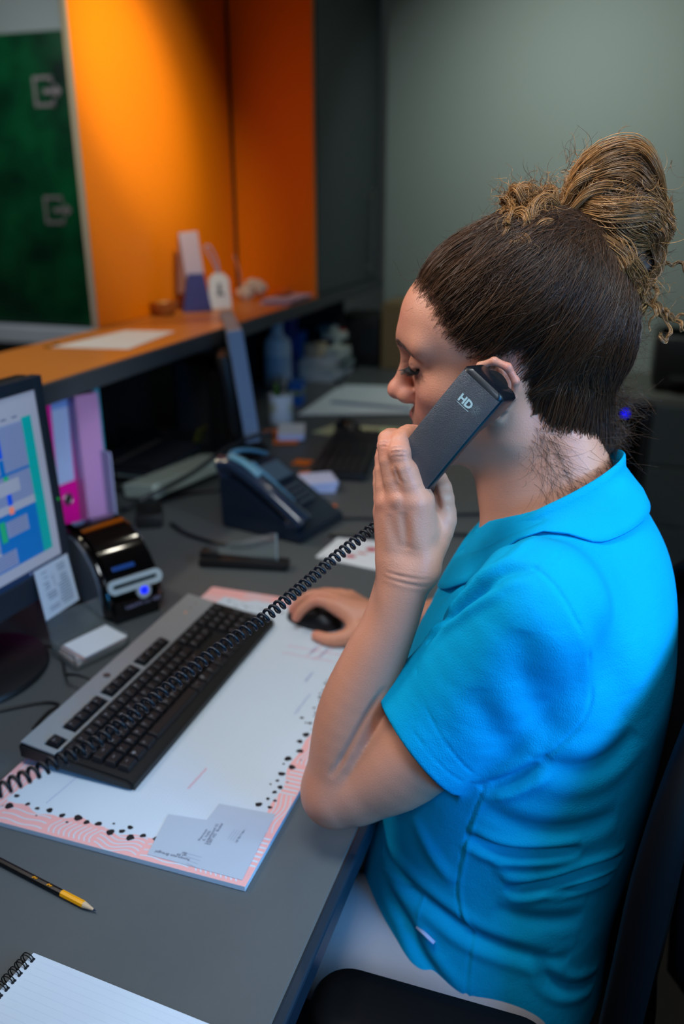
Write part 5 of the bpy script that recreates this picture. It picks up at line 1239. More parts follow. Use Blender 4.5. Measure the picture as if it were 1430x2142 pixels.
# ---- polo shirt
TS = np.array([  # z, centre x, rx, ry
    (.36, .125, .168, .205), (.42, .125, .168, .203), (.50, .125, .166, .198), (.60, .131, .162, .180), (.70, .146, .160, .166), (.81, .156, .160, .170),
    (.94, .171, .150, .182), (1.03, .186, .126, .172), (1.085, .192, .104, .122), (1.125, .190, .078, .074), (1.15, .186, .062, .052)], float)
_zz = np.linspace(TS[0, 0], TS[-1, 0], 90); TSD = np.stack([_zz]+[np.convolve(np.pad(np.interp(_zz, TS[:, 0], TS[:, k]), 6, mode='edge'), np.hanning(15)[1:-1]/np.hanning(15).sum(), 'valid') for k in (1, 2, 3)], 1)
def shirt_torso(P):
    z = P[:, 2]; cx, rx, ry = (np.interp(z, TSD[:, 0], TSD[:, k]).astype(np.float32) for k in (1, 2, 3))
    x = (P[:, 0]-cx)/rx; y = (P[:, 1]-.888)/ry; e = 2.25
    d = ((np.abs(x)**e+np.abs(y)**e+1e-9)**(1/e)-1)*np.minimum(rx, ry)*.92
    d = smax(d, z-1.16, .02); return smax(d, .40-z, .01)
SC = [A(1122, 1262, .790), A(968, 1448, .858), A(868, 1552, .893)]; SAX = (SC[2]-SC[1])/np.linalg.norm(SC[2]-SC[1])
HEM = A(872, 1543, .893)
# hem plane from three image points of the opening
_h1, _h2 = A(800, 1437, .905), A(944, 1651, .875); _n = np.cross(_h2-_h1, (HEM-CAM)+0*_h1); 
_n = np.cross(_h2-_h1, FW*.97+RT*.05); _n = _n/np.linalg.norm(_n); _n = _n if _n @ SAX > 0 else -_n
HN = _n*.8+SAX*.2; HN = HN/np.linalg.norm(HN)
def shirt_sdf(P, cull):
    t = shirt_torso(P)
    s = chain(P, SC, [.0610, .0640, .0700])
    s = smax(s, ((P-HEM.astype(np.float32)) @ HN.astype(np.float32)), .004)
    s = smax(s, -(np.maximum(chain(P, [SC[1], SC[2]+SAX*.03], [.0585, .0665]), -((P-HEM.astype(np.float32)) @ HN.astype(np.float32)+.045))), .004)
    rs = chain(P, [np.array([.185, 1.05, 1.065]), np.array([.135, 1.165, .93])], [.062, .066]); rs = smax(rs, (P-V3(.135, 1.165, .93)) @ V3(-.36, .50, -.78)/.996, .004)
    S = P.copy(); S[:, 1] = np.abs(S[:, 1]-.888)
    sh = dcap(S, (.186, .050, 1.072), (.178, .150, 1.066), .044, .058)
    sh = smin(sh, dcap(P, (.205, .835, 1.062), A(1130, 1262, .80), .046, .055), .02)
    d = smin(t, sh, .03)
    d = smin(d, dell(P, (.105, .835, .955), (.060, .060, .062)), .03)
    d = smin(d, dell(P, (.105, .945, .955), (.060, .060, .062)), .03)
    d = smin(d, s, .012); d = smin(d, rs, .02)
    # neck opening
    return smax(d, -dcap(P, (.155, .888, 1.22), (.158, .888, 1.09), .066, .056), .006)
_t0 = _t.time()
sp, sq = sdf_mesh(shirt_sdf, (-.08, .56, .38), (.40, 1.33, 1.22), .0024, refine=1, pad=2.6)
print('shirt', len(sp), _t.time()-_t0)
FOLDS = [
 ([(1118, 1186), (1165, 1232), (1205, 1300), (1232, 1380), (1236, 1450), (1216, 1510), (1170, 1560), (1130, 1592)], .0016, .0022, 'seam'),
 ([(1118, 1186), (1165, 1232), (1205, 1300), (1232, 1380), (1236, 1450), (1216, 1510), (1170, 1560)], .0014, .010, 'ridge'),
 ([(1205, 1100), (1180, 1145), (1150, 1178), (1120, 1190)], .0010, .0016, 'seam'),
 ([(1120, 1192), (1060, 1198), (1000, 1235), (940, 1285), (900, 1320)], .0040, .0055, 'fold'),
 ([(1050, 1218), (985, 1250), (930, 1300), (890, 1345)], .0038, .0050, 'fold'),
 ([(1090, 1135), (1020, 1165), (960, 1215), (910, 1262)], .0030, .0070, 'fold'),
 ([(1150, 1120), (1085, 1150), (1010, 1200), (950, 1250)], .0022, .0070, 'ridge'),
 ([(1010, 1652), (990, 1700), (975, 1750), (957, 1830), (955, 1880), (972, 1935), (986, 1962), (978, 2020), (974, 2090)], .0013, .0016, 'seam'),
 ([(1018, 1652), (998, 1700), (983, 1750), (965, 1830), (963, 1880), (980, 1935), (994, 1962), (986, 2020), (982, 2090)], .0014, .0022, 'ridge'),
 ([(972, 1748), (1040, 1778), (1120, 1784), (1215, 1774)], .0070, .0065, 'fold'),
 ([(1055, 1862), (1150, 1850), (1225, 1824), (1300, 1795)], .0070, .0062, 'fold'),
 ([(1140, 1868), (1220, 1850), (1285, 1825)], .0035, .005, 'fold'),
 ([(800, 1775), (850, 1848), (915, 1905), (985, 1955), (1080, 1992), (1190, 2006)], .0045, .0080, 'fold'),
 ([(805, 1850), (850, 1930), (885, 2005), (960, 2100)], .0040, .0080, 'fold'),
 ([(1125, 1998), (1150, 2050), (1195, 2068), (1245, 2048)], .0045, .0070, 'fold'),
 ([(860, 1700), (905, 1790), (950, 1850)], .0030, .010, 'ridge'),
 ([(1010, 1690), (1090, 1730), (1200, 1735), (1290, 1700)], .0035, .011, 'fold'),
 ([(1130, 1600), (1205, 1612), (1270, 1590), (1330, 1530)], .0045, .012, 'fold'),
 ([(1000, 1650), (1060, 1640), (1130, 1605)], .0045, .006, 'fold'),
 ([(1180, 1560), (1125, 1490), (1095, 1400), (1090, 1320)], .0028, .014, 'fold'),
 ([(1080, 1590), (1030, 1520), (1000, 1440)], .0022, .013, 'fold'),
 ([(1150, 1585), (1075, 1625), (1020, 1640)], .0030, .007, 'fold'),
 ([(1220, 1110), (1270, 1200), (1310, 1330), (1320, 1450)], .0020, .018, 'ridge'),
 ([(1160, 1180), (1240, 1300), (1290, 1430), (1290, 1520)], .0018, .016, 'fold'),
 ([(1030, 1900), (1120, 1925), (1220, 1915)], .0030, .010, 'fold'),
 ([(870, 1400), (900, 1500), (960, 1590), (1010, 1635)], .0009, .0012, 'seam'),
 ([(822, 1424), (870, 1540), (930, 1610), (968, 1636)], .0007, .0010, 'seam'),
 ([(800, 1815), (845, 1850), (880, 1868), (874, 1930)], .0016, .0020, 'ridge'),
 ([(1040, 1800), (1060, 1830), (1120, 1830)], .0022, .008, 'ridge'),
]
sn = vnormals(sp, sq); sp2 = carve(sp, sn, shirt_sdf, FOLDS)
def cloth_mat(name, rgb, rgb2):
    m = bpy.data.materials.new(name); m.use_nodes = True; nt = m.node_tree; b = nt.nodes['Principled BSDF']
    tc = nt.nodes.new('ShaderNodeTexCoord'); b.inputs['Roughness'].default_value = .8; b.inputs['Sheen Weight'].default_value = .0; b.inputs['Sheen Roughness'].default_value = .4; b.inputs['Specular IOR Level'].default_value = .08
    v = nt.nodes.new('ShaderNodeTexVoronoi'); v.inputs['Scale'].default_value = 720; v.feature = 'F1'
    mp = nt.nodes.new('ShaderNodeMapping'); mp.inputs['Scale'].default_value = (1, 1, .8); nt.links.new(tc.outputs['Object'], mp.inputs[0]); nt.links.new(mp.outputs[0], v.inputs['Vector'])
    n = nt.nodes.new('ShaderNodeTexNoise'); n.inputs['Scale'].default_value = 9; n.inputs['Detail'].default_value = 5; nt.links.new(tc.outputs['Object'], n.inputs['Vector'])
    mx = nt.nodes.new('ShaderNodeMix'); mx.data_type = 'RGBA'; mx.inputs[6].default_value = lin(rgb)+(1,); mx.inputs[7].default_value = lin(rgb2)+(1,); nt.links.new(n.outputs['Fac'], mx.inputs[0])
    nt.links.new(mx.outputs[2], b.inputs['Base Color'])
    bp = nt.nodes.new('ShaderNodeBump'); bp.inputs['Strength'].default_value = .4; bp.inputs['Distance'].default_value = .0007; bp.invert = True; nt.links.new(v.outputs['Distance'], bp.inputs['Height'])
    n3 = nt.nodes.new('ShaderNodeTexNoise'); n3.inputs['Scale'].default_value = 16; n3.inputs['Detail'].default_value = 3; nt.links.new(tc.outputs['Object'], n3.inputs['Vector'])
    b2 = nt.nodes.new('ShaderNodeBump'); b2.inputs['Strength'].default_value = .5; b2.inputs['Distance'].default_value = .006; nt.links.new(n3.outputs['Fac'], b2.inputs['Height']); nt.links.new(bp.outputs[0], b2.inputs['Normal']); nt.links.new(b2.outputs[0], b.inputs['Normal'])
    return m
M_SHIRT = cloth_mat('turquoise_pique', (0, 150, 198), (0, 160, 208))
PO = (.15, .88, 0)
shirt = mesh_from('polo_shirt', sp2, sq, M_SHIRT, person, offset=PO); shirt['label'] = 'turquoise short-sleeved polo shirt'
# collar: a folded band around the neck
def collar(b):
    n = 56; a0, a1 = R(-176), R(176); rows = []
    prof = [(-.004, -.032), (-.0045, -.010), (-.003, .001), (.000, .0035), (.0035, .0015), (.0070, -.010), (.0125, -.026), (.0215, -.042), (.030, -.056), (.0290, -.0575), (.018, -.042), (.009, -.030), (.003, -.020)]
    for i in range(n+1):
        a = a0+(a1-a0)*i/n; c, s = math.cos(a), math.sin(a)
        front = max(0, -c); back = max(0, c); row = []
        for o_, h in prof:
            k = 1.0+.05*math.sin(a*3)*(.3 if h < -.02 else 0)
            rx, ry = .0730+o_*(1.0-.45*back), .0660+o_*k
            o2 = o_; x = .164+rx*c; y = .888+ry*s; z = 1.1410+.75*.075*c-.012*back+h*(1.0+.25*front+.12*back)+(-.004*front if o_ > .004 else 0)
            if o_ > .010:      # the fall of the collar lies on the shirt
                pw = np.array([[x, y, z]], np.float32); lim = .0052 if (o_, h) != (.0290, -.0575) and (o_, h) != (.018, -.042) else .0030
                for _ in range(4):
                    d0 = float(shirt_sdf(pw, None)[0])
                    if d0 >= lim: break
                    g = np.array([float(shirt_sdf(pw+V3(*(.001 if a_ == k_ else 0 for a_ in range(3))), None)[0])-d0 for k_ in range(3)])*1000; g /= np.linalg.norm(g)+1e-9; pw = pw+((lim-d0)*g)[None].astype(np.float32)
                x, y, z = (float(v) for v in pw[0])
            row.append(b.verts.new((x, y, z)))
        rows.append(row)
    m = len(prof)
    for i in range(n):
        for j in range(m): b.faces.new((rows[i][j], rows[i][(j+1) % m], rows[i+1][(j+1) % m], rows[i+1][j]))
    b.faces.new(rows[0]); b.faces.new(list(reversed(rows[-1])))
    bmesh.ops.subdivide_edges(b, edges=b.edges[:], cuts=1, use_grid_fill=True, smooth=.6)
cl = part('collar', collar, M_SHIRT, person, world=True, smooth='all'); cl['label'] = 'folded turquoise collar'
# woven tag at the side vent
def tagf(b):
    q = march(shirt_sdf, 872, 1938); r_ = march(shirt_sdf, 908, 1972); o_ = (CAM-q)/np.linalg.norm(CAM-q)*.006
    tube(b, [q+o_*.3, (q+r_)/2+o_*1.2, r_+o_*1.6], .0028, 6, flat=.25)
part('woven_tag', tagf, mat('tag_white', (170, 184, 220), .6), person, world=True, smooth='all', label='small pale woven tag at the side vent')
# trousers and shoes
def leg_pts(y): return [(.15, y, .53), (-.20, y-.01*(1 if y < .88 else -1), .560), (-.27, y, .50), (-.22, y, .10)]
def trou_sdf(P, cull):
    d = None
    for y in (.775, .985):
        q = chain(P, leg_pts(y), [.090, .070, .062, .048], .03); d = q if d is None else smin(d, q, .015)
    return smin(d, dell(P, (.16, .88, .52), (.115, .165, .085)), .03)
tp_, tq_ = sdf_mesh(trou_sdf, (-.40, .62, .02), (.30, 1.14, .66), .006, refine=1)
M_TR = mat('white_trousers', (168, 162, 164), .8, noise_s=8, noise_a=.03, bump=.4, bump_s=60)
tro = mesh_from('trousers', tp_, tq_, M_TR, person, offset=PO)
def shoe(b, y):
    lathe(b, [(.0001, 0), (.044, 0), (.047, .012), (.044, .045), (.036, .075), (.03, .085)], c=(-.225, y, 0), seg=20)
    v = bmesh.ops.create_icosphere(b, subdivisions=3, radius=1)['verts']; bmesh.ops.scale(b, vec=(.095, .045, .045), verts=v); bmesh.ops.translate(b, vec=(-.28, y, .038), verts=v)
    for u in v: u.co.z = max(u.co.z, .001)
for y in (.775, .985): part('shoe', lambda b: shoe(b, y), mat('white_shoe', (200, 200, 205), .5), person, world=True, smooth=True)
# eyelashes and eyebrow
def lashes(b):
    r2 = random.Random(5)
    for s in (1, -1):
        for i in range(56):
            u = i/55; p = Vector(hw(.0925-.012*u**1.5, s*(.0195+.0255*u), .0155+.0030*u*u)); out = Vector(HR @ np.array([.85-.5*u, s*(.15+.75*u), -.25+.1*r2.random()])).normalized(); upv = Vector(HR @ np.array([0, 0, 1.]))
            L_ = .0115*(.7+.5*r2.random()); tube(b, [p, p+out*L_*.5-upv*.0008, p+out*L_+upv*.0006], [.00042, .00034, .00012], 4, cap=False)
        tube(b, [Vector(hw(.0930-.012*(i/8)**1.5, s*(.0195+.0255*i/8), .0158+.0030*(i/8)**2)) for i in range(9)], .0010, 5)
part('eyelashes', lashes, mat('lash_black', (16, 12, 12), .5), person, world=True, kind='stuff')
def bhead(f, p, o_=.0004):      # push a point onto the body surface
    p = np.array(p, float)
    for _ in range(5):
        e = .0008; d0 = f(p[None].astype(np.float32))[0]; g = np.array([f((p+np.eye(3)[k]*e)[None].astype(np.float32))[0]-d0 for k in range(3)])/e; g /= np.linalg.norm(g)+1e-9; p = p-g*(d0-o_)
    return p
def brow_hair(b):
    r2 = random.Random(8)
    for s in (1, -1):
        n = 260 if s == 1 else 120; u = np.array([r2.random() for _ in range(n)]); w_ = np.array([(r2.random()-.5)*.0065*(1-.6*v) for v in u])
        P = np.stack([.104-.020*u**1.4, s*(.008+.038*u), .0405+.006*np.sin(u*2.4)-.006*u*u+w_], 1); Pw = P @ HR.T+HP; hs = lambda x: head_sdf(x.astype(np.float32))
        Pw = project(Pw.astype(np.float32), hs, np.full(n, .0004, np.float32)); Qw = project((Pw+np.stack([np.full(n, -.0032), np.full(n, s*.0055), .001-.003*u], 1) @ HR.T).astype(np.float32), hs, np.full(n, .0010, np.float32), 2)
        for p, q in zip(Pw, Qw): tube(b, [Vector(p.astype(float)), Vector(q.astype(float))], [.00034, .00016], 3, cap=False)
part('eyebrow', brow_hair, mat('brow_brown', (66, 44, 38), .6), person, world=True, kind='stuff')
# ================================================================ hair
HAIRLINE = [(.068, .098), (.056, .086), (.049, .070), (.042, .056), (.031, .046), (.020, .034), (.010, .028), (-.004, .036), (-.018, .034), (-.028, .010), (-.032, -.028), (-.040, -.066), (-.050, -.112), (-.25, -.13), (-.25, .40), (.068, .40)]
def poly_sdf(x, z, V):
    V = np.array(V, np.float32); d = np.full(len(x), 9., np.float32); s = np.ones(len(x), np.float32); n = len(V)
    for i in range(n):
        a, b = V[i], V[i-1]; ex, ez = b-a; wx, wz = x-a[0], z-a[1]; h = np.clip((wx*ex+wz*ez)/(ex*ex+ez*ez), 0, 1)
        d = np.minimum(d, (wx-ex*h)**2+(wz-ez*h)**2); c1 = z >= a[1]; c2 = z < b[1]; c3 = ex*wz > ez*wx
        s = np.where((c1 & c2 & c3) | (~c1 & ~c2 & ~c3), -s, s)
    return s*np.sqrt(d)
def cap_vol(P):
    d = dell(P, (-.003, 0, .044), (.0970, .0775, .0895))
    d = smin(d, dell(P, (-.030, 0, .082), (.050, .060, .052)), .03)
    d = smin(d, dell(P, (-.062, 0, .070), (.062, .062, .066)), .04)
    d = smin(d, dell(P, (-.086, .004, .012), (.052, .046, .060)), .04)
    return smin(d, dcap(P, (-.045, 0, -.045), (-.058, .0, -.105), .061, .060), .02)
def cap_sdf(Pw, cull):
    P = hl(Pw); x = P[:, 0]+.10*np.clip(np.abs(P[:, 1])-.078, 0, 1)
    return smax(cap_vol(P), poly_sdf(P[:, 0], P[:, 2], HAIRLINE)+.005, .010)
def hair_mat(name, dark, light, rough=.34, glow=.6):
    m = bpy.data.materials.new(name); m.use_nodes = True; nt = m.node_tree; b = nt.nodes['Principled BSDF']
    va = nt.nodes.new('ShaderNodeVertexColor'); va.layer_name = 'strand'
    mx = nt.nodes.new('ShaderNodeMix'); mx.data_type = 'RGBA'; mx.inputs[6].default_value = lin(dark)+(1,); mx.inputs[7].default_value = lin(light)+(1,)
    nt.links.new(va.outputs[0], mx.inputs[0]); nt.links.new(mx.outputs[2], b.inputs['Base Color'])
    b.inputs['Roughness'].default_value = rough; b.inputs['Specular IOR Level'].default_value = glow
    return m
M_CAP = mat('hair_under', (32, 21, 16), .6, noise_s=60, noise_a=.25)
M_HAIR = hair_mat('brown_hair', (30, 19, 14), (100, 66, 42), .36, .4)
M_GOLD = hair_mat('golden_brown_hair', (58, 38, 26), (196, 142, 84))
cp_, cq_ = sdf_mesh(cap_sdf, HP-.20, HP+np.array([.24, .16, .19]), .004, refine=1)
hair = mesh_from('hair', cp_, cq_, M_CAP, person, offset=PO); hair['label'] = 'brown hair combed up from the face and nape'
rng = np.random.default_rng(11)
def strands(name, paths, r_, m, parent, shade, sub=3, taper=.35, label=None):
    """paths (N, K, 3) -> thin three-sided tubes, one mesh"""
    N_, K, _ = paths.shape; t = np.gradient(paths, axis=1); t /= np.linalg.norm(t, axis=2, keepdims=True)+1e-9
    ref = rng.normal(size=(N_, 1, 3)); a = np.cross(t, ref); a /= np.linalg.norm(a, axis=2, keepdims=True)+1e-9; b = np.cross(t, a)
    rr = (np.asarray(r_).reshape(-1, 1)*np.ones((N_, 1)))*(1-(1-taper)*np.linspace(0, 1, K)[None]**2)
    ring = np.stack([paths+(a*math.cos(2*math.pi*k/sub)+b*math.sin(2*math.pi*k/sub))*rr[..., None] for k in range(sub)], 2)   # N,K,sub,3
    p = ring.reshape(-1, 3); base = (np.arange(N_)[:, None]*K+np.arange(K-1)[None])*sub; qs = []
    for k in range(sub): k2 = (k+1) % sub; qs.append(np.stack([base+k, base+k2, base+sub+k2, base+sub+k], -1).reshape(-1, 4))
    q = np.concatenate(qs)
    o = mesh_from(name, p, q, m, parent, offset=PO); o['kind'] = 'stuff'
    if label: o['label'] = label
    if len(o.data.vertices) == len(p):
        at = o.data.color_attributes.new('strand', 'FLOAT_COLOR', 'POINT'); c = np.repeat(np.asarray(shade, np.float32).reshape(N_, 1), K*sub, 1).reshape(-1)
        at.data.foreach_set('color', np.stack([c, c, c, np.ones_like(c)], 1).astype(np.float32).ravel())
    return o
BUNL = np.array([-.092, -.006, .112])      # where the hair is tied, head-local
def scalp_strands(N_, K=13):
    # roots: random points of the cap surface inside the hairline, biased to the hairline itself
    u = rng.normal(size=(N_*3, 3)); u /= np.linalg.norm(u, axis=1, keepdims=True)
    P = (np.array([-.01, 0, .045])+u*np.array([.1, .08, .095])).astype(np.float32); P[::5] = (np.array([-.045, 0, -.055])+u[::5]*.06); P = project(P, cap_vol, .000)
    h = poly_sdf(P[:, 0], P[:, 2], HAIRLINE); keep = (h < np.where(P[:, 2] < .0, .040, .006)*rng.random(len(P))**2) & ((h > -.03) | (rng.random(len(P)) < .45)) & (np.linalg.norm(P-BUNL, axis=1) > .03)
    P = P[keep][:N_]; n = len(P); tt = np.linspace(0, 1, K)
    tgt = BUNL+rng.normal(size=(n, 3))*.012; tgt[:, 2] -= .004
    path = P[:, None]*(1-tt)[None, :, None]+tgt[:, None]*tt[None, :, None]
    # sweep: lift the middle of the path away from the straight chord, sag towards the nape
    out = path.reshape(-1, 3).astype(np.float32)
    clump = np.floor(P[:, 2]*220+P[:, 1]*120+P[:, 0]*90); ph = np.sin(clump*12.9898)*43758.5; ph = (ph-np.floor(ph))
    off = (.0008+.0026*rng.random((n, 1))+.0022*ph[:, None]*np.sin(math.pi*tt)[None])*(np.clip(tt*9, .0, 1)[None])+.0004
    out = project(out, cap_vol, off.reshape(-1).astype(np.float32), 5).reshape(n, K, 3)
    wob = (rng.normal(size=(n, 1, 3))*np.sin(tt*math.pi*(1+2*rng.random((n, 1))))[..., None]*.0014+np.sin(tt[None]*9+ph[:, None]*6)[..., None]*.0009)
    out = out+wob*np.clip(tt*4, 0, 1)[None, :, None]
    return out @ HR.T+HP, ph
pth, ph = scalp_strands(11000)
strands('hair_strands', pth, .00017+.00018*rng.random(len(pth)), M_HAIR, person, np.clip(ph*.5+rng.random(len(pth))*.45, 0, 1)**1.6)
# fine short hairs softening the hairline
def baby(N_, K=6):
    u = rng.normal(size=(N_*12, 3)); u[:, 1] = np.abs(u[:, 1]); u /= np.linalg.norm(u, axis=1, keepdims=True)
    P = (np.array([-.01, 0, .035])+u*np.array([.1, .08, .095])).astype(np.float32)
    sk = lambda p: body_sdf((p @ HR.T+HP).astype(np.float32), None)
    h = poly_sdf(P[:, 0], P[:, 2], HAIRLINE); P = P[(h > -.004) & (h < .013)][:N_]; P = project(P, sk, 0., 4)
    h = poly_sdf(P[:, 0], P[:, 2], HAIRLINE); P = P[(h > -.004) & (h < .012*rng.random(len(P)))]; n = len(P); tt = np.linspace(0, 1, K)
    d_ = BUNL-P+np.array([0, 0, .01]); d_ /= np.linalg.norm(d_, axis=1, keepdims=True); d_ = d_+rng.normal(size=(n, 3))*.22; L_ = .010+.014*rng.random(n)
    path = P[:, None]+d_[:, None]*(tt[None]*L_[:, None])[..., None]
    out = project(path.reshape(-1, 3).astype(np.float32), sk, (.0003+.0022*np.tile(tt, n)).astype(np.float32), 3).reshape(n, K, 3)
    return out @ HR.T+HP
bb = baby(2600)
def nape(n, K=8):
    u = rng.random((n, 3)); P = np.stack([-.105+.085*u[:, 0], .030+.04*u[:, 1], -.150+.10*u[:, 2]], 1).astype(np.float32); sk = lambda p: body_sdf((p @ HR.T+HP).astype(np.float32), None)
    P = project(P, sk, 0., 5); h = poly_sdf(P[:, 0], P[:, 2], HAIRLINE); P = P[(h > -.01) & (h < .050*rng.random(len(P))**1.5)]; n = len(P); tt = np.linspace(0, 1, K)
    d_ = np.array([-.5, .0, -.85])+rng.normal(size=(n, 3))*.35; L_ = .012+.030*rng.random(n); cv = rng.normal(size=(n, 3))*.5
    path = P[:, None]+(d_[:, None]*tt[None, :, None]+cv[:, None]*(tt**2)[None, :, None])*L_[:, None, None]
    out = project(path.reshape(-1, 3).astype(np.float32), sk, (.0003+.0035*np.tile(tt, n)).astype(np.float32), 3).reshape(n, K, 3)
    return out @ HR.T+HP
nb_h = nape(900)
strands('nape_hairs', nb_h, .00009+.00006*rng.random(len(nb_h)), M_HAIR, person, .1+.4*rng.random(len(nb_h)), taper=.3)
strands('baby_hairs', bb, .00011+.00006*rng.random(len(bb)), M_HAIR, person, .15+.5*rng.random(len(bb)), taper=.3)
# ---- the bun: strands sweep as meridians over lumpy volumes
def wl(px, py, t): return (A(px, py, t)-HP) @ HR
B1, B2, B3 = wl(1272, 420, .845), wl(1285, 545, .850), wl(1275, 480, .845)
def bun_vol(P):
    d = dell(P, B1, (.041, .040, .048)); d = smin(d, dell(P, B2, (.039, .040, .046)), .02); d = smin(d, dell(P, B3, (.042, .042, .048)), .02)
    return d+.0032*np.sin(P[:, 0]*120+1)*np.sin(P[:, 2]*150+P[:, 1]*60)+.002*np.sin(P[:, 2]*260+P[:, 0]*90)
bl = mesh_from('bun', *sdf_mesh(lambda P, c: bun_vol(hl(P))+.0035, A(1275, 480, .85)-.12, A(1275, 480, .85)+.12, .004, refine=1), M_CAP, person, offset=PO); bl['label'] = 'high messy bun'
Lx = lambda v: np.asarray(v, float)
def meridians(P1, P2, vol, N_, K, spread=.010, phi=None, lift=.004, tie=.25, axisc=None, amp=.045):
    ax = P2-P1; L_ = np.linalg.norm(ax); ax = ax/L_; a = np.cross(ax, [.3, .9, .1]); a /= np.linalg.norm(a); b = np.cross(ax, a)
    nl = 26; lock = rng.integers(0, nl, N_); lph = rng.random(nl)*2*math.pi; l_off = rng.random(nl)
    f = lph[lock]+rng.normal(size=N_)*.10; tt = np.linspace(0, 1, K)
    tw = (rng.random(nl)[lock]-.5)*1.4
    ang = f[:, None]+tw[:, None]*tt[None]
    rad = amp*np.sin(math.pi*np.clip(tt, .02, .98))[None]
    path = P1+ax*(tt*L_)[None, :, None]+(a*np.cos(ang)[..., None]+b*np.sin(ang)[..., None])*rad[..., None]
    path = path+rng.normal(size=(N_, 1, 3))*.0025
    off = (l_off[lock][:, None]*lift*1.5+rng.random((N_, 1))*lift)*np.sin(math.pi*tt)[None]-.001
    out = project(path.reshape(-1, 3).astype(np.float32), vol, off.reshape(-1).astype(np.float32), 4).reshape(N_, K, 3)
    out += np.sin(tt[None]*7+lph[lock][:, None])[..., None]*.0012
    return out @ HR.T+HP, l_off[lock]
P1, P2 = wl(1195, 470, .835), wl(1330, 640, .855)
m1, s1 = meridians(P1, P2, bun_vol, 3400, 20, amp=.060, lift=.0075)
strands('bun_strands', m1, .00030+.0002*rng.random(len(m1)), M_GOLD, person, np.clip(.12+.6*s1*rng.random(len(m1))+.12*rng.random(len(m1)), 0, 1))
m2_, s2 = meridians(wl(1190, 420, .84), wl(1345, 470, .85), lambda P: smin(dell(P, B1, (.045, .044, .052)), dell(P, B3, (.048, .044, .048)), .02), 1400, 18, amp=.060, lift=.008)
strands('bun_strands', m2_, .00030+.0002*rng.random(len(m2_)), M_GOLD, person, np.clip(.2+.8*s2*rng.random(len(m2_)), 0, 1))
# loose locks: bundles along guide curves given on the head
def lock(guide, n, rad, K=24, curl=0, turns=3, seed=0, t=(.0, 1)):
    g = np.array([tuple(v) for v in smooth_path([Vector(A(*p)) for p in guide], 8)]); s = np.linspace(0, len(g)-1, K); i0 = np.clip(s.astype(int), 0, len(g)-2); g = g[i0]+(g[i0+1]-g[i0])*(s-i0)[:, None]
    tg = np.gradient(g, axis=0); tg /= np.linalg.norm(tg, axis=1, keepdims=True)+1e-9
    a = np.cross(tg, [.2, .3, .93]); a /= np.linalg.norm(a, axis=1, keepdims=True)+1e-9; b = np.cross(tg, a); u = np.linspace(0, 1, K)
    if curl: g = g+(a*np.cos(u*turns*2*math.pi+seed)[:, None]+b*np.sin(u*turns*2*math.pi+seed)[:, None])*curl
    th = rng.random(n)*2*math.pi; rr = np.sqrt(rng.random(n))*rad; w_ = (.25+.75*np.sin(math.pi*np.clip(u*.9+.05, 0, 1)))
    th2 = th[:, None]+u[None]*2.0
    return g[None]+(a[None]*np.cos(th2)[..., None]+b[None]*np.sin(th2)[..., None])*(rr[:, None]*w_[None])[..., None]+rng.normal(size=(n, 1, 3))*.0004
LOCKS = []
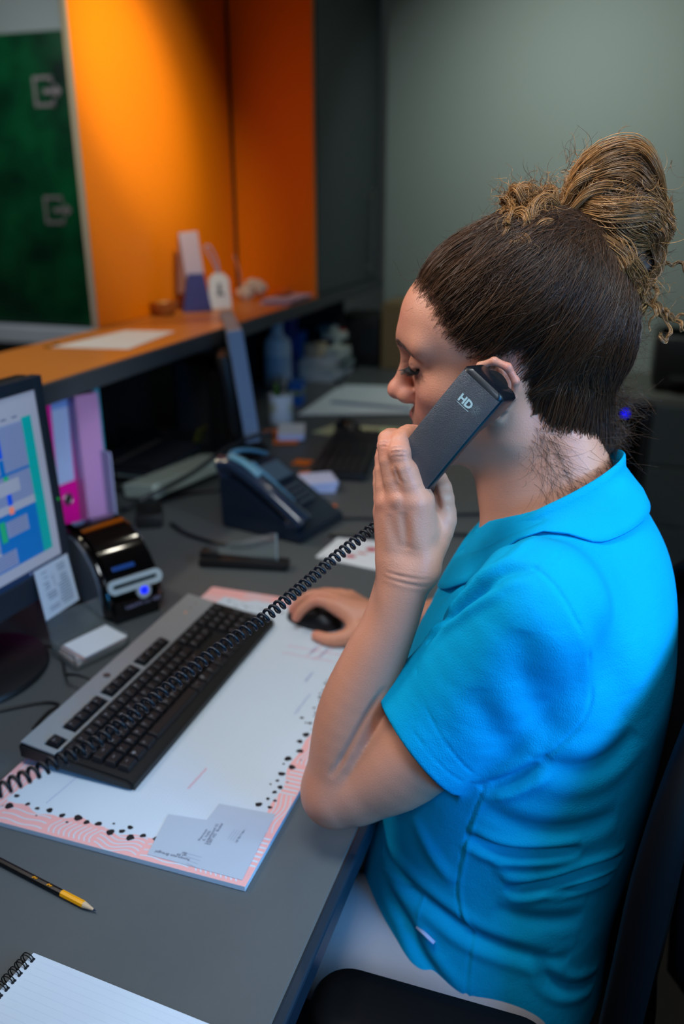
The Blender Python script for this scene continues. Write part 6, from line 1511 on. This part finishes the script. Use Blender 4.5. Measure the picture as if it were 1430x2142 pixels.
GL = [  # curly top knot in front of the bun, loops of the bun, tendrils: (guide, strands, radius, curl, turns)
 ([(1180, 480, .82), (1130, 440, .80), (1085, 405, .80), (1052, 415, .81), (1050, 450, .81)], 60, .006, .004, 3),
 ([(1180, 470, .82), (1140, 415, .81), (1100, 400, .81), (1065, 425, .80), (1075, 470, .79)], 60, .006, .004, 3),
 ([(1190, 490, .81), (1130, 480, .79), (1080, 455, .79), (1050, 470, .79), (1062, 510, .79)], 60, .006, .005, 3),
 ([(1190, 500, .80), (1150, 520, .78), (1105, 520, .78), (1075, 500, .78), (1090, 545, .785)], 60, .006, .004, 2),
 ([(1200, 520, .80), (1165, 560, .78), (1125, 575, .78), (1108, 550, .78), (1135, 525, .78), (1150, 535, .78)], 70, .005, .002, 2),
 ([(1200, 470, .82), (1175, 430, .81), (1140, 420, .80), (1120, 450, .79), (1130, 490, .78), (1160, 510, .78)], 60, .006, .004, 2),
 ([(1190, 440, .82), (1150, 405, .82), (1110, 410, .815), (1090, 440, .80), (1100, 480, .785)], 50, .006, .005, 3),
 ([(1175, 470, .80), (1145, 470, .785), (1120, 500, .78), (1130, 540, .78), (1150, 560, .785)], 50, .006, .003, 2),
 ([(1190, 400, .83), (1215, 345, .83), (1265, 318, .83), (1320, 330, .84), (1360, 385, .85), (1372, 440, .85)], 90, .007, 0, 0),
 ([(1180, 430, .82), (1215, 375, .81), (1280, 352, .81), (1340, 385, .83), (1375, 450, .85)], 90, .007, 0, 0),
 ([(1185, 450, .81), (1235, 400, .80), (1300, 392, .80), (1350, 425, .82), (1372, 480, .84)], 80, .006, 0, 0),
 ([(1190, 480, .80), (1250, 500, .795), (1310, 540, .80), (1345, 590, .83), (1320, 640, .85)], 80, .007, 0, 0),
 ([(1190, 500, .80), (1230, 560, .80), (1270, 600, .80), (1320, 615, .82), (1350, 580, .84)], 80, .006, 0, 0),
 ([(1210, 540, .81), (1235, 600, .81), (1270, 645, .82), (1320, 655, .84), (1350, 620, .85), (1340, 585, .85)], 110, .008, 0, 0),
 ([(1225, 550, .82), (1250, 620, .82), (1290, 665, .83), (1335, 655, .85), (1358, 610, .86)], 110, .007, 0, 0),
 ([(1200, 430, .82), (1255, 440, .80), (1315, 460, .805), (1360, 505, .83), (1365, 560, .85)], 80, .006, 0, 0),
 ([(1360, 400, .85), (1385, 415, .85), (1375, 445, .85), (1350, 440, .84)], 30, .003, 0, 0),
 ([(1350, 530, .84), (1372, 560, .84), (1390, 555, .84), (1420, 552, .84), (1445, 580, .84)], 22, .0022, .0022, 4),
 ([(1345, 600, .84), (1365, 650, .84), (1390, 655, .84), (1420, 680, .84), (1440, 695, .84)], 30, .003, .003, 4),
 ([(1350, 610, .84), (1380, 650, .84), (1405, 665, .84), (1432, 660, .84)], 24, .003, .002, 3),
 ([(1385, 655, .84), (1400, 690, .84), (1392, 712, .84), (1378, 705, .84), (1380, 695, .84)], 20, .0018, .0012, 2),
 ([(1340, 560, .84), (1362, 590, .84), (1372, 640, .84), (1360, 690, .84)], 18, .002, .003, 3),
]
for i, (gd, n, rad, cu_, tu) in enumerate(GL): LOCKS.append(lock(gd, n, rad, curl=cu_, turns=tu, seed=i))
FRZ = []
def frizz(c, rx, ry, rz_, n, ln, cr):
    for _ in range(n):
        u = rng.normal(size=3); u /= np.linalg.norm(u); k = rng.random()**.4; p = A(*c)+RT*u[0]*rx*k+UP*u[1]*ry*k+FW*u[2]*rz_*k
        d_ = np.cross(u, rng.normal(size=3)); d_ /= np.linalg.norm(d_); ax2 = np.cross(d_, u); s = np.linspace(0, 1, 24)[:, None]; tn = 1.0+2.2*rng.random(); L_ = ln*(.5+rng.random())
        cv = rng.normal(size=3)*.35
        FRZ.append(p+d_*s*L_+cv*s*s*L_+(u*np.cos(s*tn*6.28)+ax2*np.sin(s*tn*6.28))*cr*(.5+rng.random()))
frizz((1112, 468, .815), .022, .030, .022, 650, .022, .0042)
frizz((1130, 545, .800), .016, .012, .010, 200, .018, .0035)
frizz((1080, 440, .815), .014, .016, .014, 200, .016, .0035)
frizz((1270, 430, .85), .050, .058, .045, 260, .030, .006)
frizz((1290, 570, .85), .042, .045, .040, 220, .030, .006)
LOCKS.append(np.array(FRZ))
LK = np.concatenate(LOCKS)
strands('loose_locks', LK, .00026+.0002*rng.random(len(LK)), M_GOLD, person, np.clip(.15+.75*rng.random(len(LK)), 0, 1), label='loose curly golden brown locks')
# flyaway hairs: crown, nape, bun
FL = []
def fly(c0, c1, n, out, ln, t):
    for _ in range(n):
        u = rng.random(); p = (A(c0[0]*(1-u)+c1[0]*u+rng.normal()*6, c0[1]*(1-u)+c1[1]*u+rng.normal()*6, t+rng.normal()*.012)); d_ = RT*(out[0]+rng.normal()*.5)+UP*(out[1]+rng.normal()*.5)+FW*rng.normal()*.4; d_ /= np.linalg.norm(d_)
        s = np.linspace(0, 1, 10)[:, None]; c_ = rng.normal(size=3); L_ = ln*(.4+rng.random()*.9)
        FL.append(p+d_*s*L_+np.cross(d_, c_)*np.sin(s*math.pi*(.6+rng.random()))*L_*.22+c_*s*s*L_*.15)
fly((870, 590), (1045, 455), 46, (-.4, .9), .022, .86)
fly((1050, 420), (1180, 400), 40, (-.2, 1), .022, .82)
fly((1180, 330), (1370, 400), 60, (.2, 1), .024, .85)
fly((1370, 400), (1350, 640), 60, (1, .1), .026, .85)
fly((1330, 660), (1290, 800), 70, (1, -.1), .028, .88)
fly((1290, 800), (1200, 930), 420, (.8, -.7), .042, .90)
fly((1240, 870), (1200, 930), 120, (.9, -.3), .05, .89)
fly((880, 640), (950, 740), 120, (-.5, -.3), .012, .862)
FLA = np.array(FL); strands('flyaway_hairs', FLA, .00014+.00007*rng.random(len(FLA)), M_HAIR, person, np.clip(.3+.6*rng.random(len(FLA)), 0, 1), taper=.5)

# ================================================================ the handset and its coiled cord
HU, HW_, HT = Cv(-.545, -.70, .49), Cv(.647, -.719, -.248), Cv(.52, .18, .835)
HU /= np.linalg.norm(HU); HW_ = HW_-HU*(HW_ @ HU); HW_ /= np.linalg.norm(HW_); HT = np.cross(HU, HW_); HT = HT if HT @ FW > 0 else -HT
HO = A(1014, 797, .757)       # middle of the upper edge of the back shell
hst = thing('telephone_handset', 'black telephone handset held to the ear with coiled cord', 'telephone', tuple(HO+HU*.17))
def HS(u, w_, t): return Vector(HO+HU*(u*.755)+HW_*w_+HT*t)
def arch(u): return -.004*math.sin(math.pi*min(max(u/.2, 0), 1))          # gentle bow of the back
def inner(u):       # thickness: thick ear and mouth ends, slim grip
    e = math.exp(-((u-.018)/.030)**4); m = math.exp(-((u-.182)/.026)**4); return .0185+.0240*max(e, .75*m)
def hbody(b):
    us = [0, .004, .012, .025, .036, .046, .056, .07, .09, .11, .13, .145, .155, .165, .178, .19, .197, .2]; rows = []
    for k, u in enumerate(us):
        cap_ = 1 if 0 < k < len(us)-1 else .88
        w_ = .0240*cap_; t0, t1 = arch(u)+(.0015 if cap_ < 1 else 0), arch(u)+inner(u)*(1 if cap_ == 1 else .96)
        sec = rrect(w_*2, t1-t0, .0065, 5, 0, (t0+t1)/2); rows.append([b.verts.new(HS(u, p[0], p[1])) for p in sec])
    n = len(rows[0])
    for i in range(len(rows)-1):
        for j in range(n): b.faces.new((rows[i][j], rows[i][(j+1) % n], rows[i+1][(j+1) % n], rows[i+1][j]))
    b.faces.new(rows[0]); b.faces.new(list(reversed(rows[-1])))
M_HS = mat('handset_black', (12, 16, 22), .38, coat=.15)
part('body', hbody, M_HS, hst, world=True, smooth=True, ang=45)
def hback(b):
    us = np.linspace(.0075, .197, 16); rows = []
    for u in us:
        w_ = .0226; r2_ = [HS(u, w_*x, arch(u)-.0012+.0016*abs(x)**4) for x in np.linspace(-1, 1, 9)]+[HS(u, w_*x, arch(u)+.003) for x in (1, -1)]
        rows.append([b.verts.new(p) for p in r2_])
    n = len(rows[0])
    for i in range(len(rows)-1):
        for j in range(n): b.faces.new((rows[i][j], rows[i][(j+1) % n], rows[i+1][(j+1) % n], rows[i+1][j]))
    b.faces.new(rows[0]); b.faces.new(list(reversed(rows[-1])))
part('back_shell', hback, mat('handset_back_grey', (96, 100, 106), .38, bump=.5, bump_s=1500, metal=.7), hst, world=True, smooth=True, ang=45, label='satin dark grey back shell')
def logo(b):
    c = HS(.034, .0005, arch(.034)-.0016); d = Vector(HW_); u_ = Vector(-HU)
    M = basis(c, d, u_)
    add_text(b, 'HD', .0105, M @ Matrix.Translation((-.0015, .0, 0)), thick=.0001, bold=.0004)
    box_pts = [(-.0085, -.0048), (.0065, -.0048), (.0065, -.0053), (-.0085, -.0053)]
    b.faces.new([b.verts.new(M @ Vector((x, y, .0))) for x, y in box_pts])
    for k in range(18):
        a = 2*math.pi*k/18
        for r_ in ((.0022, .0034, .0046) if k % 2 else (.0016, .0028, .0040, .0052)):
            x, y = .0105+r_*math.cos(a), .001+r_*math.sin(a); s = .00022; b.faces.new([b.verts.new(M @ Vector((x+s*i, y+s*j, 0))) for i, j in ((1, 0), (0, 1), (-1, 0), (0, -1))])
part('logo', logo, mat('logo_silver', (176, 204, 204), .4), hst, world=True, kind='stuff', label='silver HD logo with sound rays')
part('ear_piece', lambda b: (tube(b, [HS(.018, 0, .034), HS(.018, 0, .040)], [.019, .016], 28)), BLACK, hst, world=True, smooth=True)
part('mouth_piece', lambda b: (tube(b, [HS(.182, 0, .032), HS(.182, 0, .036)], [.017, .014], 28)), BLACK, hst, world=True, smooth=True)
# coiled cord
cpts = [tuple(HS(.2, 0, .010)), tuple(A(800, 1088, .862)), tuple(A(770, 1112, .855)), tuple(A(700, 1167, .830)), tuple(A(625, 1232, .800)), tuple(A(553, 1291, .770)), tuple(A(450, 1362, .735)), tuple(A(330, 1455, .695)), tuple(A(200, 1553, .655)), tuple(A(100, 1602, .63)), tuple(A(0, 1652, .605)), tuple(A(-120, 1720, .58)), (-.20, .34, .93), (-.30, .29, .83), (-.38, .26, .762), (-.45, .23, .749)]
def cord(b):
    g = smooth_path(cpts, 14); L_ = [0]
    for i in range(1, len(g)): L_.append(L_[-1]+(g[i]-g[i-1]).length)
    tot = L_[-1]; pitch = .0074; turns = tot/pitch; n = int(turns*14); pts = []; a = None; j = 0
    for i in range(n+1):
        s = tot*i/n
        while j < len(L_)-2 and L_[j+1] < s: j += 1
        f = (s-L_[j])/(L_[j+1]-L_[j]); p = g[j].lerp(g[j+1], f); t = (g[j+1]-g[j]).normalized()
        if a is None: a, _b = frame_of(t)
        a = (a-t*a.dot(t)).normalized(); c = t.cross(a)
        ph_ = 2*math.pi*turns*i/n; r_ = .0048*min(1, i/20+.2)
        pts.append(p+(a*math.cos(ph_)+c*math.sin(ph_))*r_)
    tube(b, pts, .00165, 6)
part('coiled_cord', cord, mat('cord_black', (18, 21, 28), .45), hst, world=True, smooth='all', label='black coiled cord stretching to the lower left')
